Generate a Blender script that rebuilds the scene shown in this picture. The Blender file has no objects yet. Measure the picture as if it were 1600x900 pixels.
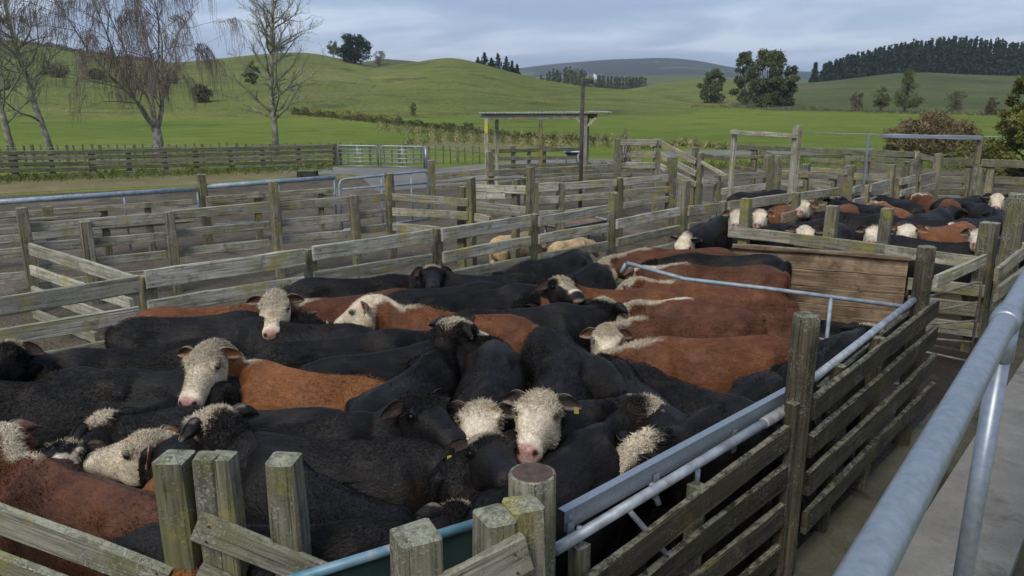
import bpy, math, random
import numpy as np
from mathutils import Vector, Matrix

scene = bpy.context.scene
COL = scene.collection
R = math.radians
rng = np.random.default_rng(7)
random.seed(11)

# ------------------------------------------------------------------ camera
CAM_H = 3.3; FPX = 1190.0; PITCH = R(14.4); YAW = R(41.0)
cam_d = bpy.data.cameras.new('camera'); cam = bpy.data.objects.new('camera', cam_d); COL.objects.link(cam)
cam_d.sensor_width = 36; cam_d.lens = 36 * FPX / 1600; cam_d.clip_start = 0.05; cam_d.clip_end = 20000
cam.location = (0, 0, CAM_H); cam.rotation_euler = (R(90) - PITCH, 0, YAW)
scene.camera = cam

# ------------------------------------------------------------------ sky, sun, exposure
SUN_EL = R(46); SUN_AZ = R(168)      # azimuth of the sun, clockwise from +Y
world = bpy.data.worlds.new('World'); scene.world = world; world.use_nodes = True
wn = world.node_tree; wn.nodes.clear()
def wnode(t, **k):
    n = wn.nodes.new(t)
    for a, b in k.items(): setattr(n, a, b)
    return n
w_out = wnode('ShaderNodeOutputWorld'); w_bg = wnode('ShaderNodeBackground'); w_bg.inputs[1].default_value = 0.14
w_sky = wnode('ShaderNodeTexSky', sky_type='NISHITA', sun_disc=False, sun_elevation=SUN_EL, sun_rotation=SUN_AZ, air_density=1.0, dust_density=1.5)
w_tc = wnode('ShaderNodeTexCoord'); w_sep = wnode('ShaderNodeSeparateXYZ'); wn.links.new(w_tc.outputs['Generated'], w_sep.inputs[0])
# cloud deck: project the view direction on a plane high above
w_z = wnode('ShaderNodeMath', operation='ADD'); wn.links.new(w_sep.outputs[2], w_z.inputs[0]); w_z.inputs[1].default_value = 0.10
w_zm = wnode('ShaderNodeMath', operation='MAXIMUM'); wn.links.new(w_z.outputs[0], w_zm.inputs[0]); w_zm.inputs[1].default_value = 0.03
w_dx = wnode('ShaderNodeMath', operation='DIVIDE'); wn.links.new(w_sep.outputs[0], w_dx.inputs[0]); wn.links.new(w_zm.outputs[0], w_dx.inputs[1])
w_dy = wnode('ShaderNodeMath', operation='DIVIDE'); wn.links.new(w_sep.outputs[1], w_dy.inputs[0]); wn.links.new(w_zm.outputs[0], w_dy.inputs[1])
w_cv = wnode('ShaderNodeCombineXYZ'); wn.links.new(w_dx.outputs[0], w_cv.inputs[0]); wn.links.new(w_dy.outputs[0], w_cv.inputs[1])
w_n1 = wnode('ShaderNodeTexNoise'); w_n1.inputs['Scale'].default_value = 0.55; w_n1.inputs['Detail'].default_value = 6; w_n1.inputs['Roughness'].default_value = 0.52
w_n1.inputs['Distortion'].default_value = 0.5
w_mp = wnode('ShaderNodeMapping'); w_mp.inputs['Location'].default_value = (3.1, 7.7, 0); w_mp.inputs['Rotation'].default_value = (0, 0, R(20)); w_mp.inputs['Scale'].default_value = (0.8, 1.0, 1)
wn.links.new(w_cv.outputs[0], w_mp.inputs[0]); wn.links.new(w_mp.outputs[0], w_n1.inputs['Vector'])
w_cr = wnode('ShaderNodeValToRGB')
ce = w_cr.color_ramp.elements
ce[0].position = 0.40; ce[0].color = (1.75, 2.35, 3.55, 1)
ce[1].position = 0.62; ce[1].color = (4.0, 4.55, 5.4, 1)
e2 = ce.new(0.50); e2.color = (2.3, 2.95, 4.1, 1)
wn.links.new(w_n1.outputs['Fac'], w_cr.inputs[0])
w_mix = wnode('ShaderNodeMixRGB'); w_mix.inputs[0].default_value = 0.90
wn.links.new(w_sky.outputs[0], w_mix.inputs[1]); wn.links.new(w_cr.outputs[0], w_mix.inputs[2])
wn.links.new(w_mix.outputs[0], w_bg.inputs[0]); wn.links.new(w_bg.outputs[0], w_out.inputs[0])

sun_d = bpy.data.lights.new('sun', 'SUN'); sun_d.energy = 2.2; sun_d.angle = R(24); sun_d.color = (1.0, 0.95, 0.88)
sun = bpy.data.objects.new('sun', sun_d); COL.objects.link(sun)
sd = Vector((math.sin(SUN_AZ) * math.cos(SUN_EL), math.cos(SUN_AZ) * math.cos(SUN_EL), math.sin(SUN_EL)))
sun.rotation_euler = sd.to_track_quat('Z', 'Y').to_euler(); sun.location = (0, 0, 60)
vs = scene.view_settings
vs.view_transform = 'Standard'; vs.look = 'None'; vs.gamma = 1.0; vs.use_curve_mapping = False; vs.exposure = 0.45
scene.cycles.volume_bounces = 0; scene.cycles.max_bounces = 4; scene.cycles.diffuse_bounces = 2; scene.cycles.glossy_bounces = 2; scene.cycles.adaptive_threshold = 0.02
scene.cycles.use_denoising = True

# ------------------------------------------------------------------ helpers
S_, C_ = math.sin(PITCH), math.cos(PITCH)
FWD = np.array([-math.sin(YAW), math.cos(YAW)]); RGT = np.array([math.cos(YAW), math.sin(YAW)])
def ray(px, py):
    u = (px - 800) / FPX; v = (py - 450) / FPX
    dn = S_ + v * C_; f = C_ - v * S_
    d = f * FWD + u * RGT
    return np.array([d[0], d[1], -dn])
def P(px, py, z=0.0):                  # survey point: where the sight line meets height z
    r = ray(px, py); k = (CAM_H - z) / -r[2]
    return Vector((k * r[0], k * r[1], z))
def PD(px, py, dist):                  # survey point at a given depth
    r = ray(px, py); return Vector((dist * r[0], dist * r[1], CAM_H + dist * r[2]))

def tag(o, label=None, cat=None, group=None, kind=None):
    if label: o['label'] = label
    if cat: o['category'] = cat
    if group: o['group'] = group
    if kind: o['kind'] = kind
    return o
def empty(name, loc=(0, 0, 0), label=None, cat=None, group=None):
    o = bpy.data.objects.new(name, None); COL.objects.link(o); o.location = loc; o.empty_display_size = 0.2
    return tag(o, label, cat, group)
def mesh_from(name, v, f, smooth=False):
    m = bpy.data.meshes.new(name); m.from_pydata([tuple(map(float, p)) for p in v], [], [tuple(int(i) for i in q) for q in f]); m.update()
    if smooth: m.shade_smooth()
    return m
def link(name, me, mat, parent=None, loc=(0, 0, 0), rot=None):
    o = bpy.data.objects.new(name, me); COL.objects.link(o)
    if mat and not me.materials: me.materials.append(mat)
    if parent is not None:
        o.parent = parent; o.location = Vector(loc) - (root_loc(parent))
    else: o.location = loc
    if rot is not None: o.rotation_mode = 'QUATERNION'; o.rotation_quaternion = rot
    return o
def root_loc(p):
    v = Vector((0, 0, 0))
    while p is not None: v += p.location; p = p.parent
    return v

class MB:
    """collects faces of one part"""
    def __init__(s): s.v = []; s.f = []
    def add(s, v, f):
        k = len(s.v); s.v += [tuple(map(float, p)) for p in v]; s.f += [tuple(int(i) + k for i in q) for q in f]
    def box(s, c, d, rot=None):
        c = Vector(c); hx, hy, hz = d[0] / 2, d[1] / 2, d[2] / 2
        pts = [Vector((x, y, z)) for x in (-hx, hx) for y in (-hy, hy) for z in (-hz, hz)]
        if rot is not None: pts = [rot @ p for p in pts]
        s.add([p + c for p in pts], [(0, 1, 3, 2), (4, 6, 7, 5), (0, 4, 5, 1), (2, 3, 7, 6), (0, 2, 6, 4), (1, 5, 7, 3)])
    def tube(s, pts, rad, n=8, caps=True):
        pts = [Vector(p) for p in pts]; m = len(pts)
        if not hasattr(rad, '__len__'): rad = [rad] * m
        v = []; up = None
        for i, p in enumerate(pts):
            t = (pts[min(i + 1, m - 1)] - pts[max(i - 1, 0)]).normalized()
            if up is None:
                up = Vector((0, 0, 1)) if abs(t.z) < 0.9 else Vector((1, 0, 0))
            a = t.cross(up)
            if a.length < 1e-6: a = t.cross(Vector((1, 0, 0)))
            a.normalize(); b = a.cross(t).normalized(); up = b
            for k in range(n):
                q = 2 * math.pi * k / n
                v.append(p + (a * math.cos(q) + b * math.sin(q)) * rad[i])
        f = [(i * n + k, i * n + (k + 1) % n, (i + 1) * n + (k + 1) % n, (i + 1) * n + k) for i in range(m - 1) for k in range(n)]
        if caps: f += [tuple(range(n - 1, -1, -1)), tuple((m - 1) * n + k for k in range(n))]
        s.add(v, f)
    def build(s, name, mat, parent=None, smooth=False, world=True):
        """vertices are world coordinates; the object's origin goes to the centre of its base"""
        a = np.array(s.v); o = np.array([a[:, 0].mean(), a[:, 1].mean(), a[:, 2].min()]) if world else np.zeros(3)
        me = mesh_from(name, a - o, s.f, smooth)
        return link(name, me, mat, parent, Vector(o))

def timber_mesh(L, h, t, seg=None, wob=0.004, cham=0.008, rnd=None, taper=0.0, worn=False):
    """a sawn board or post along local x, slightly uneven, corners knocked off"""
    rnd = rnd or rng
    n = seg or max(2, int(L / 0.3)); n = min(n, 16)
    ch = min(cham, t * 0.25)
    ring = [(-t/2 + ch, -h/2), (t/2 - ch, -h/2), (t/2, -h/2 + ch), (t/2, h/2 - ch), (t/2 - ch, h/2), (-t/2 + ch, h/2), (-t/2, h/2 - ch), (-t/2, -h/2 + ch)]
    v = []; bow = rnd.normal(0, wob * 1.5); bow2 = rnd.normal(0, wob)
    e = rnd.normal(0, wob, (n + 1, 8, 2))
    for i in range(n + 1):
        x = -L/2 + L * i / n; q = math.sin(math.pi * i / n)
        for k, (y, z) in enumerate(ring):
            v.append((x, y + bow * q + e[i, k, 0] * .6, z + bow2 * q + e[i, k, 1]))
    if worn:    # a weathered post top: end ring drawn in and uneven
        for k in range(8):
            x, y, z = v[n * 8 + k]; v[n * 8 + k] = (x - abs(rnd.normal(0, .008)), y * .93, z * .93)
    f = [(i*8 + k, i*8 + (k+1) % 8, (i+1)*8 + (k+1) % 8, (i+1)*8 + k) for i in range(n) for k in range(8)]
    c0 = len(v); v.append((-L/2 - .001, 0, 0)); v.append((L/2 + (.006 if worn else .001), 0, 0))
    f += [(c0, (k+1) % 8, k) for k in range(8)] + [(c0 + 1, n*8 + k, n*8 + (k+1) % 8) for k in range(8)]
    return mesh_from('timber', v, f)
def axes_quat(xa, za):
    xa = Vector(xa).normalized(); za = (Vector(za) - xa * xa.dot(Vector(za))).normalized(); ya = za.cross(xa)
    return Matrix((xa, ya, za)).transposed().to_quaternion()
def board(name, a, b, h, t, mat, parent, normal=None, **k):
    """a board from a to b (centre line)"""
    a = Vector(a); b = Vector(b); d = b - a
    nails = k.pop('nails', False)
    me = timber_mesh(d.length, h, t, **k)
    o = link(name, me, mat, parent, (a + b) / 2, axes_quat(d, (0, 0, 1) if normal is None else normal))
    if nails:
        yw_ = o.rotation_quaternion @ Vector((0, 1, 0)); sg = 1 if yw_.dot(Vector((0, 0, CAM_H)) - (a + b)/2) > 0 else -1
        for ex in (-1, 1):
            for ez in (-1, 1):
                n = bpy.data.objects.new('nail', NAIL); COL.objects.link(n); n.parent = o; n.location = (ex*(d.length/2 - .05 - .02*rng.random()), sg*(t/2 + .0035), ez*h*(.22 + .08*rng.random()))
    return o
def post(name, base, top_z, w, d, mat, parent, yaw=0.0, lean=(0, 0), rnd=False, **k):
    b = Vector(base); a = Vector((b.x + lean[0], b.y + lean[1], top_z)); ax = a - b
    face = Vector((math.cos(yaw), math.sin(yaw), 0))
    if rnd:
        n = 14; m = 7; v = []
        e = rng.normal(0, .012, n)
        for i in range(m + 1):
            x = -ax.length/2 + ax.length * i / m
            for j in range(n):
                q = 2 * math.pi * j / n; r_ = w/2 * (1 + e[j] + rng.normal(0, .006)); r_ *= (1.04 - .05 * i / m)
                v.append((x, r_ * math.cos(q), r_ * math.sin(q)))
        for j in range(n):
            q = 2 * math.pi * j / n; v.append((ax.length/2 + .006, w/2 * .86 * math.cos(q), w/2 * .86 * math.sin(q)))
        m2 = m + 1
        f = [(i*n + j, i*n + (j+1) % n, (i+1)*n + (j+1) % n, (i+1)*n + j) for i in range(m2) for j in range(n)]
        f.append(tuple(m2*n + j for j in range(n)))
        me = mesh_from('timber', v, f)
        for p_ in me.polygons[:-1]: p_.use_smooth = True
    else:
        me = timber_mesh(ax.length, d, w, wob=k.pop('wob', .003), cham=.012, worn=True, **k)
    return link(name, me, mat, parent, (a + b) / 2, axes_quat(ax, face))

NAIL = mesh_from('nail', [(.0055*math.cos(q*math.pi/4), y, .0055*math.sin(q*math.pi/4)) for y in (-.004, .004) for q in range(8)], [tuple(range(8)), tuple(range(15, 7, -1))] + [(q, (q+1) % 8, 8 + (q+1) % 8, 8 + q) for q in range(8)])
# ------------------------------------------------------------------ materials
def newmat(name):
    m = bpy.data.materials.new(name); m.use_nodes = True; t = m.node_tree; b = t.nodes['Principled BSDF']
    return m, t, b
def N(t, typ, **k):
    n = t.nodes.new(typ)
    for a, v in k.items():
        if a == 'inp':
            for q, w in v.items(): n.inputs[q].default_value = w
        else: setattr(n, a, v)
    return n
def ramp(t, fac, stops):
    n = N(t, 'ShaderNodeValToRGB'); e = n.color_ramp.elements
    while len(e) < len(stops): e.new(0.5)
    for x, (p, c) in zip(e, stops): x.position = p; x.color = c if len(c) == 4 else (*c, 1)
    t.links.new(fac, n.inputs[0]); return n.outputs[0]
def mixc(t, fac, a, b, mode='MIX'):
    n = N(t, 'ShaderNodeMixRGB', blend_type=mode)
    for i, x in ((0, fac), (1, a), (2, b)):
        if isinstance(x, (int, float)): n.inputs[i].default_value = x
        elif isinstance(x, tuple): n.inputs[i].default_value = x if len(x) == 4 else (*x, 1)
        else: t.links.new(x, n.inputs[i])
    return n.outputs[0]
def math_(t, op, a, b=None, clamp=False):
    n = N(t, 'ShaderNodeMath', operation=op, use_clamp=clamp)
    for i, x in ((0, a), (1, b)):
        if x is None: continue
        if isinstance(x, (int, float)): n.inputs[i].default_value = x
        else: t.links.new(x, n.inputs[i])
    return n.outputs[0]
def coords(t, scale=(1, 1, 1), rand=True, which='Object'):
    tc = N(t, 'ShaderNodeTexCoord'); mp = N(t, 'ShaderNodeMapping'); mp.inputs['Scale'].default_value = scale
    src = tc.outputs[which]
    if rand:
        oi = N(t, 'ShaderNodeObjectInfo'); ml = math_(t, 'MULTIPLY', oi.outputs['Random'], 57.0)
        ad = N(t, 'ShaderNodeVectorMath', operation='ADD'); t.links.new(src, ad.inputs[0]); t.links.new(ml, ad.inputs[1]); src = ad.outputs[0]
    t.links.new(src, mp.inputs[0]); return mp.outputs[0]
def noise(t, vec, scale, detail=4, rough=0.55, dist=0.0):
    n = N(t, 'ShaderNodeTexNoise', inp={'Scale': scale, 'Detail': detail, 'Roughness': rough, 'Distortion': dist}); t.links.new(vec, n.inputs['Vector']); return n.outputs['Fac']
def bump(t, b, h, strength=0.3, dist=0.01):
    n = N(t, 'ShaderNodeBump', inp={'Strength': strength, 'Distance': dist}); t.links.new(h, n.inputs['Height']); t.links.new(n.outputs[0], b.inputs['Normal'])

def wood_mat(name, dark, light, moss=(0.115, 0.115, 0.035), moss_amt=0.5, lichen=0.5, yellow=0.3):
    m, t, b = newmat(name)
    gf = noise(t, coords(t, (1.6, 40, 40)), 1.0, 6, 0.65, 0.5); crack = noise(t, coords(t, (.9, 75, 75)), 1.0, 3, .5, .3)
    u = coords(t); blot = noise(t, u, 2.6, 5, .6); blot2 = noise(t, u, 7.0, 6, .7)
    col = ramp(t, gf, [(0.34, dark), (0.50, tuple(.45*a + .55*c for a, c in zip(dark, light))), (0.66, light)])
    oi = N(t, 'ShaderNodeObjectInfo')
    br = N(t, 'ShaderNodeMapRange', inp={3: 0.66, 4: 1.28}); t.links.new(oi.outputs['Random'], br.inputs[0])
    vm = N(t, 'ShaderNodeVectorMath', operation='SCALE'); t.links.new(col, vm.inputs[0]); t.links.new(br.outputs[0], vm.inputs['Scale']); col = vm.outputs[0]
    col = mixc(t, math_(t, 'MULTIPLY', ramp(t, blot2, [(0.30, (1, 1, 1)), (0.47, (0, 0, 0))]), .8), col, tuple(x * .5 for x in dark))     # damp, dark stains
    ck = ramp(t, crack, [(0.30, (1, 1, 1)), (0.36, (0, 0, 0))]); col = mixc(t, math_(t, 'MULTIPLY', ck, .8), col, tuple(x * .3 for x in dark))   # drying cracks
    col = mixc(t, math_(t, 'MULTIPLY', ramp(t, blot, [(0.45, (0, 0, 0)), (0.64, (1, 1, 1))]), moss_amt), col, moss)
    geo = N(t, 'ShaderNodeNewGeometry'); sz = N(t, 'ShaderNodeSeparateXYZ'); t.links.new(geo.outputs['Normal'], sz.inputs[0])
    topm = N(t, 'ShaderNodeMapRange', inp={1: 0.3, 2: 0.9}); t.links.new(sz.outputs[2], topm.inputs[0])       # lichen grows best on top edges
    fine = noise(t, u, 70.0, 5, .7); fl = ramp(t, math_(t, 'ADD', fine, math_(t, 'MULTIPLY', noise(t, u, 5.0, 5, .65), .6)), [(0.88 - .06*lichen, (0, 0, 0)), (0.98 - .06*lichen, (1, 1, 1))])
    lf = math_(t, 'MULTIPLY', fl, math_(t, 'ADD', math_(t, 'MULTIPLY', topm.outputs[0], .5), .75 * lichen), True)
    col = mixc(t, lf, col, (0.42, 0.42, 0.35))
    topl = math_(t, 'MULTIPLY', topm.outputs[0], ramp(t, noise(t, u, 17, 5, .75), [(0.42, (0, 0, 0)), (0.56, (1, 1, 1))]))
    col = mixc(t, math_(t, 'MULTIPLY', topl, min(.85, .25 + .8*lichen)), col, (0.33, 0.325, 0.235))
    yl = math_(t, 'MULTIPLY', ramp(t, math_(t, 'ADD', noise(t, u, 2.4, 4, .6), math_(t, 'MULTIPLY', fine, .30)), [(0.72, (0, 0, 0)), (0.80, (1, 1, 1))]), yellow)
    col = mixc(t, yl, col, (0.30, 0.25, 0.035))
    t.links.new(col, b.inputs['Base Color']); b.inputs['Roughness'].default_value = 0.88; b.inputs['Specular IOR Level'].default_value = 0.2
    bump(t, b, math_(t, 'SUBTRACT', math_(t, 'ADD', gf, math_(t, 'MULTIPLY', lf, .8)), math_(t, 'MULTIPLY', ck, .7)), 0.8, 0.008)
    return m
W_GREY = wood_mat('wood_grey', (0.095, 0.086, 0.064), (0.37, 0.34, 0.265), moss_amt=.65, lichen=.6, yellow=.5)
W_LIGHT = wood_mat('wood_pale', (0.14, 0.13, 0.10), (0.47, 0.44, 0.36), moss_amt=.5, lichen=.6, yellow=.6)
W_POST = wood_mat('wood_post', (0.05, 0.045, 0.032), (0.225, 0.205, 0.15), moss=(0.12, 0.117, 0.034), moss_amt=.7, lichen=.6, yellow=.5)
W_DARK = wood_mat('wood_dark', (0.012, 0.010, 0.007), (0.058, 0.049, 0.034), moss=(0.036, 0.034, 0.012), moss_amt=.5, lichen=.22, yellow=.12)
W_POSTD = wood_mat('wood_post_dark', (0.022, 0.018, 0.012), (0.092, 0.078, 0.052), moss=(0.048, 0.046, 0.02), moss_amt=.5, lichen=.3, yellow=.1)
W_BROWN = wood_mat('wood_brown', (0.11, 0.075, 0.046), (0.29, 0.205, 0.13), moss=(0.06, 0.036, 0.022), moss_amt=.75, lichen=.1, yellow=0)
W_FAR = wood_mat('wood_far', (0.062, 0.057, 0.043), (0.19, 0.178, 0.13), moss=(0.085, 0.09, 0.028), moss_amt=.7, lichen=.4, yellow=.25)

def simple_mat(name, c1, c2, scale=8, rough=.6, metal=0.0, bmp=.1, extra=None, stretch=(1, 1, 1), bd=.004, contrast=(.35, .65), rnd=True):
    m, t, b = newmat(name); u = coords(t, stretch, rnd)
    n1 = noise(t, u, scale, 5, .6); col = ramp(t, n1, [(contrast[0], c1), (contrast[1], c2)])
    if extra:
        ec, es, lo, hi, amt = extra
        col = mixc(t, math_(t, 'MULTIPLY', ramp(t, noise(t, u, es, 5, .65), [(lo, (0, 0, 0)), (hi, (1, 1, 1))]), amt), col, ec)
    t.links.new(col, b.inputs['Base Color']); b.inputs['Roughness'].default_value = rough; b.inputs['Metallic'].default_value = metal
    if bmp: bump(t, b, noise(t, u, scale * 5, 4, .6), bmp, bd)
    return m
M_GALV = simple_mat('galvanised', (.225, .25, .28), (.29, .32, .355), 55, .38, .6, .05, ((.17, .165, .16), 9, .58, .74, .45))
M_GALV_OLD = simple_mat('galvanised_old', (.20, .215, .23), (.40, .43, .46), 9, .55, .4, .1, ((.22, .13, .05), 7, .60, .68, .8))
M_BLUE = simple_mat('weathered_blue_pipe', (.16, .205, .245), (.31, .35, .375), 12, .6, .2, .1, ((.10, .22, .22), 3, .52, .62, .7))
M_RUSTY = simple_mat('rusty_pipe', (.09, .075, .06), (.20, .185, .17), 9, .7, .2, .15, ((.13, .065, .03), 6, .52, .62, .8))
M_TEAL = simple_mat('teal_pipe', (.05, .17, .22), (.16, .25, .30), 9, .5, .1, .1, ((.30, .28, .28), 6, .52, .6, .8))
M_TANK = simple_mat('green_tank', (.008, .022, .018), (.016, .036, .030), 6, .5, 0, .05, ((.10, .11, .09), 60, .66, .7, .6))
M_RUBBER = simple_mat('dark_trough', (.010, .014, .018), (.022, .028, .034), 6, .5)
M_WHITE = simple_mat('pale_rim', (.40, .43, .45), (.55, .57, .58), 10, .5)
M_IRON = simple_mat('roof_iron', (.20, .21, .22), (.36, .37, .38), 5, .6, .2, .1, ((.15, .16, .05), 4, .55, .63, .6))
M_CHAIN = simple_mat('rusty_chain', (.05, .035, .025), (.12, .08, .05), 30, .7, .5)
NAIL.materials.append(M_CHAIN)
M_LAMP = simple_mat('lamp_housing', (.10, .09, .07), (.2, .17, .12), 6, .4, .4)
M_YELLOW = simple_mat('yellow_plastic', (.45, .36, .02), (.6, .48, .04), 6, .4)
M_CLOTH = simple_mat('grey_wrap', (.16, .155, .15), (.30, .29, .28), 18, .9, 0, .4)
def glass_mat():
    m, t, b = newmat('lamp_glass'); b.inputs['Base Color'].default_value = (.7, .72, .7, 1); b.inputs['Roughness'].default_value = .12
    b.inputs['Transmission Weight'].default_value = .6; return m
M_GLASS = glass_mat()

def ground_mat(name, stops, big=.15, mid=1.2, fine=14, rough=.95, bs=.5, bd=.03, extra=None, stretch=(1, 1, 1), tracks=False):
    m, t, b = newmat(name); u = coords(t, stretch, False)
    a = noise(t, u, big, 5, .6); c = noise(t, u, mid, 5, .62); d = noise(t, u, fine, 4, .6)
    s = math_(t, 'ADD', math_(t, 'MULTIPLY', a, .45), math_(t, 'ADD', math_(t, 'MULTIPLY', c, .33), math_(t, 'MULTIPLY', d, .22)))
    col = ramp(t, s, stops)
    if extra:
        for (ec, es, lo, hi, amt) in extra:
            col = mixc(t, math_(t, 'MULTIPLY', ramp(t, noise(t, u, es, 6, .65, .3), [(lo, (0, 0, 0)), (hi, (1, 1, 1))]), amt), col, ec)
    if tracks:      # stock tracks and wet hollows running along the contours
        tk = noise(t, coords(t, (.05, .05, 1.6), False), 1.0, 5, .65, .6)
        col = mixc(t, math_(t, 'MULTIPLY', ramp(t, tk, [(.54, (0, 0, 0)), (.64, (1, 1, 1))]), .55), col, (.055, .06, .018))
        col = mixc(t, math_(t, 'MULTIPLY', ramp(t, tk, [(.30, (1, 1, 1)), (.40, (0, 0, 0))]), .4), col, (.17, .155, .06))
        c = math_(t, 'ADD', c, tk)
    t.links.new(col, b.inputs['Base Color']); b.inputs['Roughness'].default_value = rough; b.inputs['Specular IOR Level'].default_value = .2
    bump(t, b, math_(t, 'ADD', c, d), bs, bd); return m
M_FIELD = ground_mat('pasture', [(.36, (.064, .098, .010)), (.50, (.118, .156, .016)), (.64, (.190, .205, .033))], .03, .35, 3.5, bs=.9, bd=.25,
                     extra=[((.022, .045, .008), .11, .60, .68, .6), ((.15, .14, .05), .05, .62, .75, .45)], stretch=(1, 1, 1))
M_HILL = ground_mat('hill_pasture', [(.36, (.085, .108, .018)), (.50, (.150, .170, .031)), (.64, (.225, .218, .064))], .014, .10, .9, bs=1.0, bd=1.6,
                    extra=[((.040, .052, .013), .06, .58, .66, .6), ((.17, .145, .06), .02, .56, .70, .55)], tracks=True)
M_SCRUB = ground_mat('rough_hill', [(.38, (.050, .062, .018)), (.52, (.085, .10, .028)), (.66, (.14, .13, .055))], .012, .07, .7, bs=1, bd=1.2, tracks=True)
M_RIDGE = ground_mat('forest_ridge', [(.40, (.013, .020, .015)), (.60, (.028, .036, .022))], .003, .02, .09, bs=1, bd=8,
                     extra=[((.11, .12, .06), .0042, .585, .60, .85)])
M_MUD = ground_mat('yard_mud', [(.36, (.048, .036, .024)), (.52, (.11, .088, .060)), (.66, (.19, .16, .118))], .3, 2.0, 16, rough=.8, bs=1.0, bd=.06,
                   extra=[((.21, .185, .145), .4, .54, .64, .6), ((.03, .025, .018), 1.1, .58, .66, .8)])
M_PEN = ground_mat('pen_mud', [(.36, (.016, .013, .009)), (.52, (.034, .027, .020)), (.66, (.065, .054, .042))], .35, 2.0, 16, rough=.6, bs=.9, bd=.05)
M_SAND = ground_mat('dry_yard', [(.36, (.09, .085, .03)), (.52, (.17, .14, .065)), (.66, (.26, .22, .15))], .12, .8, 9, bs=.5, bd=.04,
                    extra=[((.06, .085, .02), .25, .52, .62, .7)])
M_GRAVEL = ground_mat('gravel', [(.36, (.11, .105, .095)), (.52, (.165, .16, .145)), (.66, (.23, .225, .21))], .3, 2, 30, bs=.4, bd=.02)
M_CONC = ground_mat('concrete', [(.36, (.14, .132, .115)), (.52, (.205, .195, .172)), (.66, (.275, .262, .235))], .8, 5, 60, rough=.85, bs=.25, bd=.006,
                    extra=[((.075, .068, .05), 1.6, .54, .64, .65), ((.05, .045, .035), 26, .66, .70, .7)])
M_LANE = ground_mat('dirty_lane', [(.36, (.04, .036, .024)), (.52, (.078, .072, .048)), (.66, (.13, .122, .088))], .7, 4, 40, rough=.8, bs=.4, bd=.01,
                    extra=[((.022, .02, .014), 1.4, .53, .63, .8), ((.08, .085, .03), 3, .56, .66, .5)])
M_TUSS = ground_mat('rank_grass_ground', [(.36, (.10, .105, .035)), (.52, (.17, .16, .06)), (.66, (.26, .23, .11))], .1, .9, 8, bs=.8, bd=.15)

def leaf_mat(name, c1, c2, rough=.7):
    m, t, b = newmat(name); u = coords(t, (1, 1, 1), False)
    at = N(t, 'ShaderNodeAttribute', attribute_name='tone')
    col = mixc(t, at.outputs['Fac'], c1, c2); col = mixc(t, ramp(t, noise(t, u, 1.5, 3), [(.4, (0, 0, 0)), (.6, (.35, .35, .35))]), col, tuple(x * .6 for x in c1))
    t.links.new(col, b.inputs['Base Color']); b.inputs['Roughness'].default_value = rough; b.inputs['Specular IOR Level'].default_value = .2
    return m
M_PINE = leaf_mat('pine_needles', (.014, .026, .013), (.038, .056, .024))
M_EVERG = leaf_mat('evergreen_leaves', (.05, .064, .026), (.14, .155, .062))
M_OLIVE = leaf_mat('olive_leaves', (.07, .083, .032), (.17, .175, .07))
M_BROWNT = leaf_mat('brown_twigs_leaves', (.085, .070, .042), (.19, .16, .10))
M_CONIF = leaf_mat('conifer_leaves', (.07, .083, .02), (.23, .225, .06))
M_BUSH = leaf_mat('dry_bush', (.10, .078, .038), (.24, .185, .095))
M_GORSE = leaf_mat('gorse', (.05, .062, .022), (.13, .135, .045))
M_GORSEY = leaf_mat('gorse_flower', (.12, .11, .02), (.32, .25, .02))
M_TUSSB = leaf_mat('tussock', (.10, .115, .032), (.34, .30, .15))
M_GRASSB = leaf_mat('grass_blades', (.06, .095, .014), (.17, .19, .05))
def bark_mat(name, c1, c2, c3=None):
    m, t, b = newmat(name); u = coords(t, (1, 1, 1), False)
    col = ramp(t, noise(t, u, 4, 5, .7), [(.38, c1), (.62, c2)])
    if c3: col = mixc(t, ramp(t, noise(t, u, 2.5, 4), [(.48, (0, 0, 0)), (.6, (1, 1, 1))]), col, c3)
    t.links.new(col, b.inputs['Base Color']); b.inputs['Roughness'].default_value = .9; return m
M_BIRCH = bark_mat('birch_bark', (.10, .085, .075), (.34, .31, .28))
M_BTWIG = bark_mat('birch_twigs', (.09, .070, .060), (.17, .13, .115))
M_ALDER = bark_mat('mossy_bark', (.11, .10, .08), (.33, .31, .265), (.15, .155, .065))
M_TRUNK = bark_mat('dark_bark', (.03, .026, .02), (.075, .065, .05))

# ================================================================== GROUND, HILLS, HAZE
def sheet(name, pts, z, mat, sub=0):
    me = mesh_from(name, [(p[0], p[1], z) for p in pts], [tuple(range(len(pts)))])
    return tag(link(name, me, mat), kind='structure')
sheet('ground', [(-6000, -6000), (6000, -6000), (6000, 6000), (-6000, 6000)], 0.0, M_FIELD)
def gxy(px, py): p = P(px, py, 0); return (p.x, p.y)
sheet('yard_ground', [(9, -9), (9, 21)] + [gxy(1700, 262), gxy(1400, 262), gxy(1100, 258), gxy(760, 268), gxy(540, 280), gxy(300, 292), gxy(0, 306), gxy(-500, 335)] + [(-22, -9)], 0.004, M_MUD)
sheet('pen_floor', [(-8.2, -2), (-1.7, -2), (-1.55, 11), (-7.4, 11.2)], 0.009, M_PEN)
sheet('dry_grass_yard', [gxy(-500, 331), gxy(0, 303), gxy(300, 289), gxy(540, 279), gxy(545, 268), gxy(430, 262), gxy(200, 270), gxy(0, 277), gxy(-500, 290)], 0.008, M_SAND)
sheet('dry_grass_patch', [gxy(620, 229), gxy(690, 216), gxy(790, 213), gxy(880, 222), gxy(900, 234), gxy(760, 240)], 0.02, M_TUSS)
sheet('gravel_track', [gxy(380, 268), gxy(560, 274), gxy(590, 300), gxy(800, 284), gxy(1010, 250), gxy(860, 247), gxy(700, 262), gxy(450, 261)], 0.012, M_GRAVEL)
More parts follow.
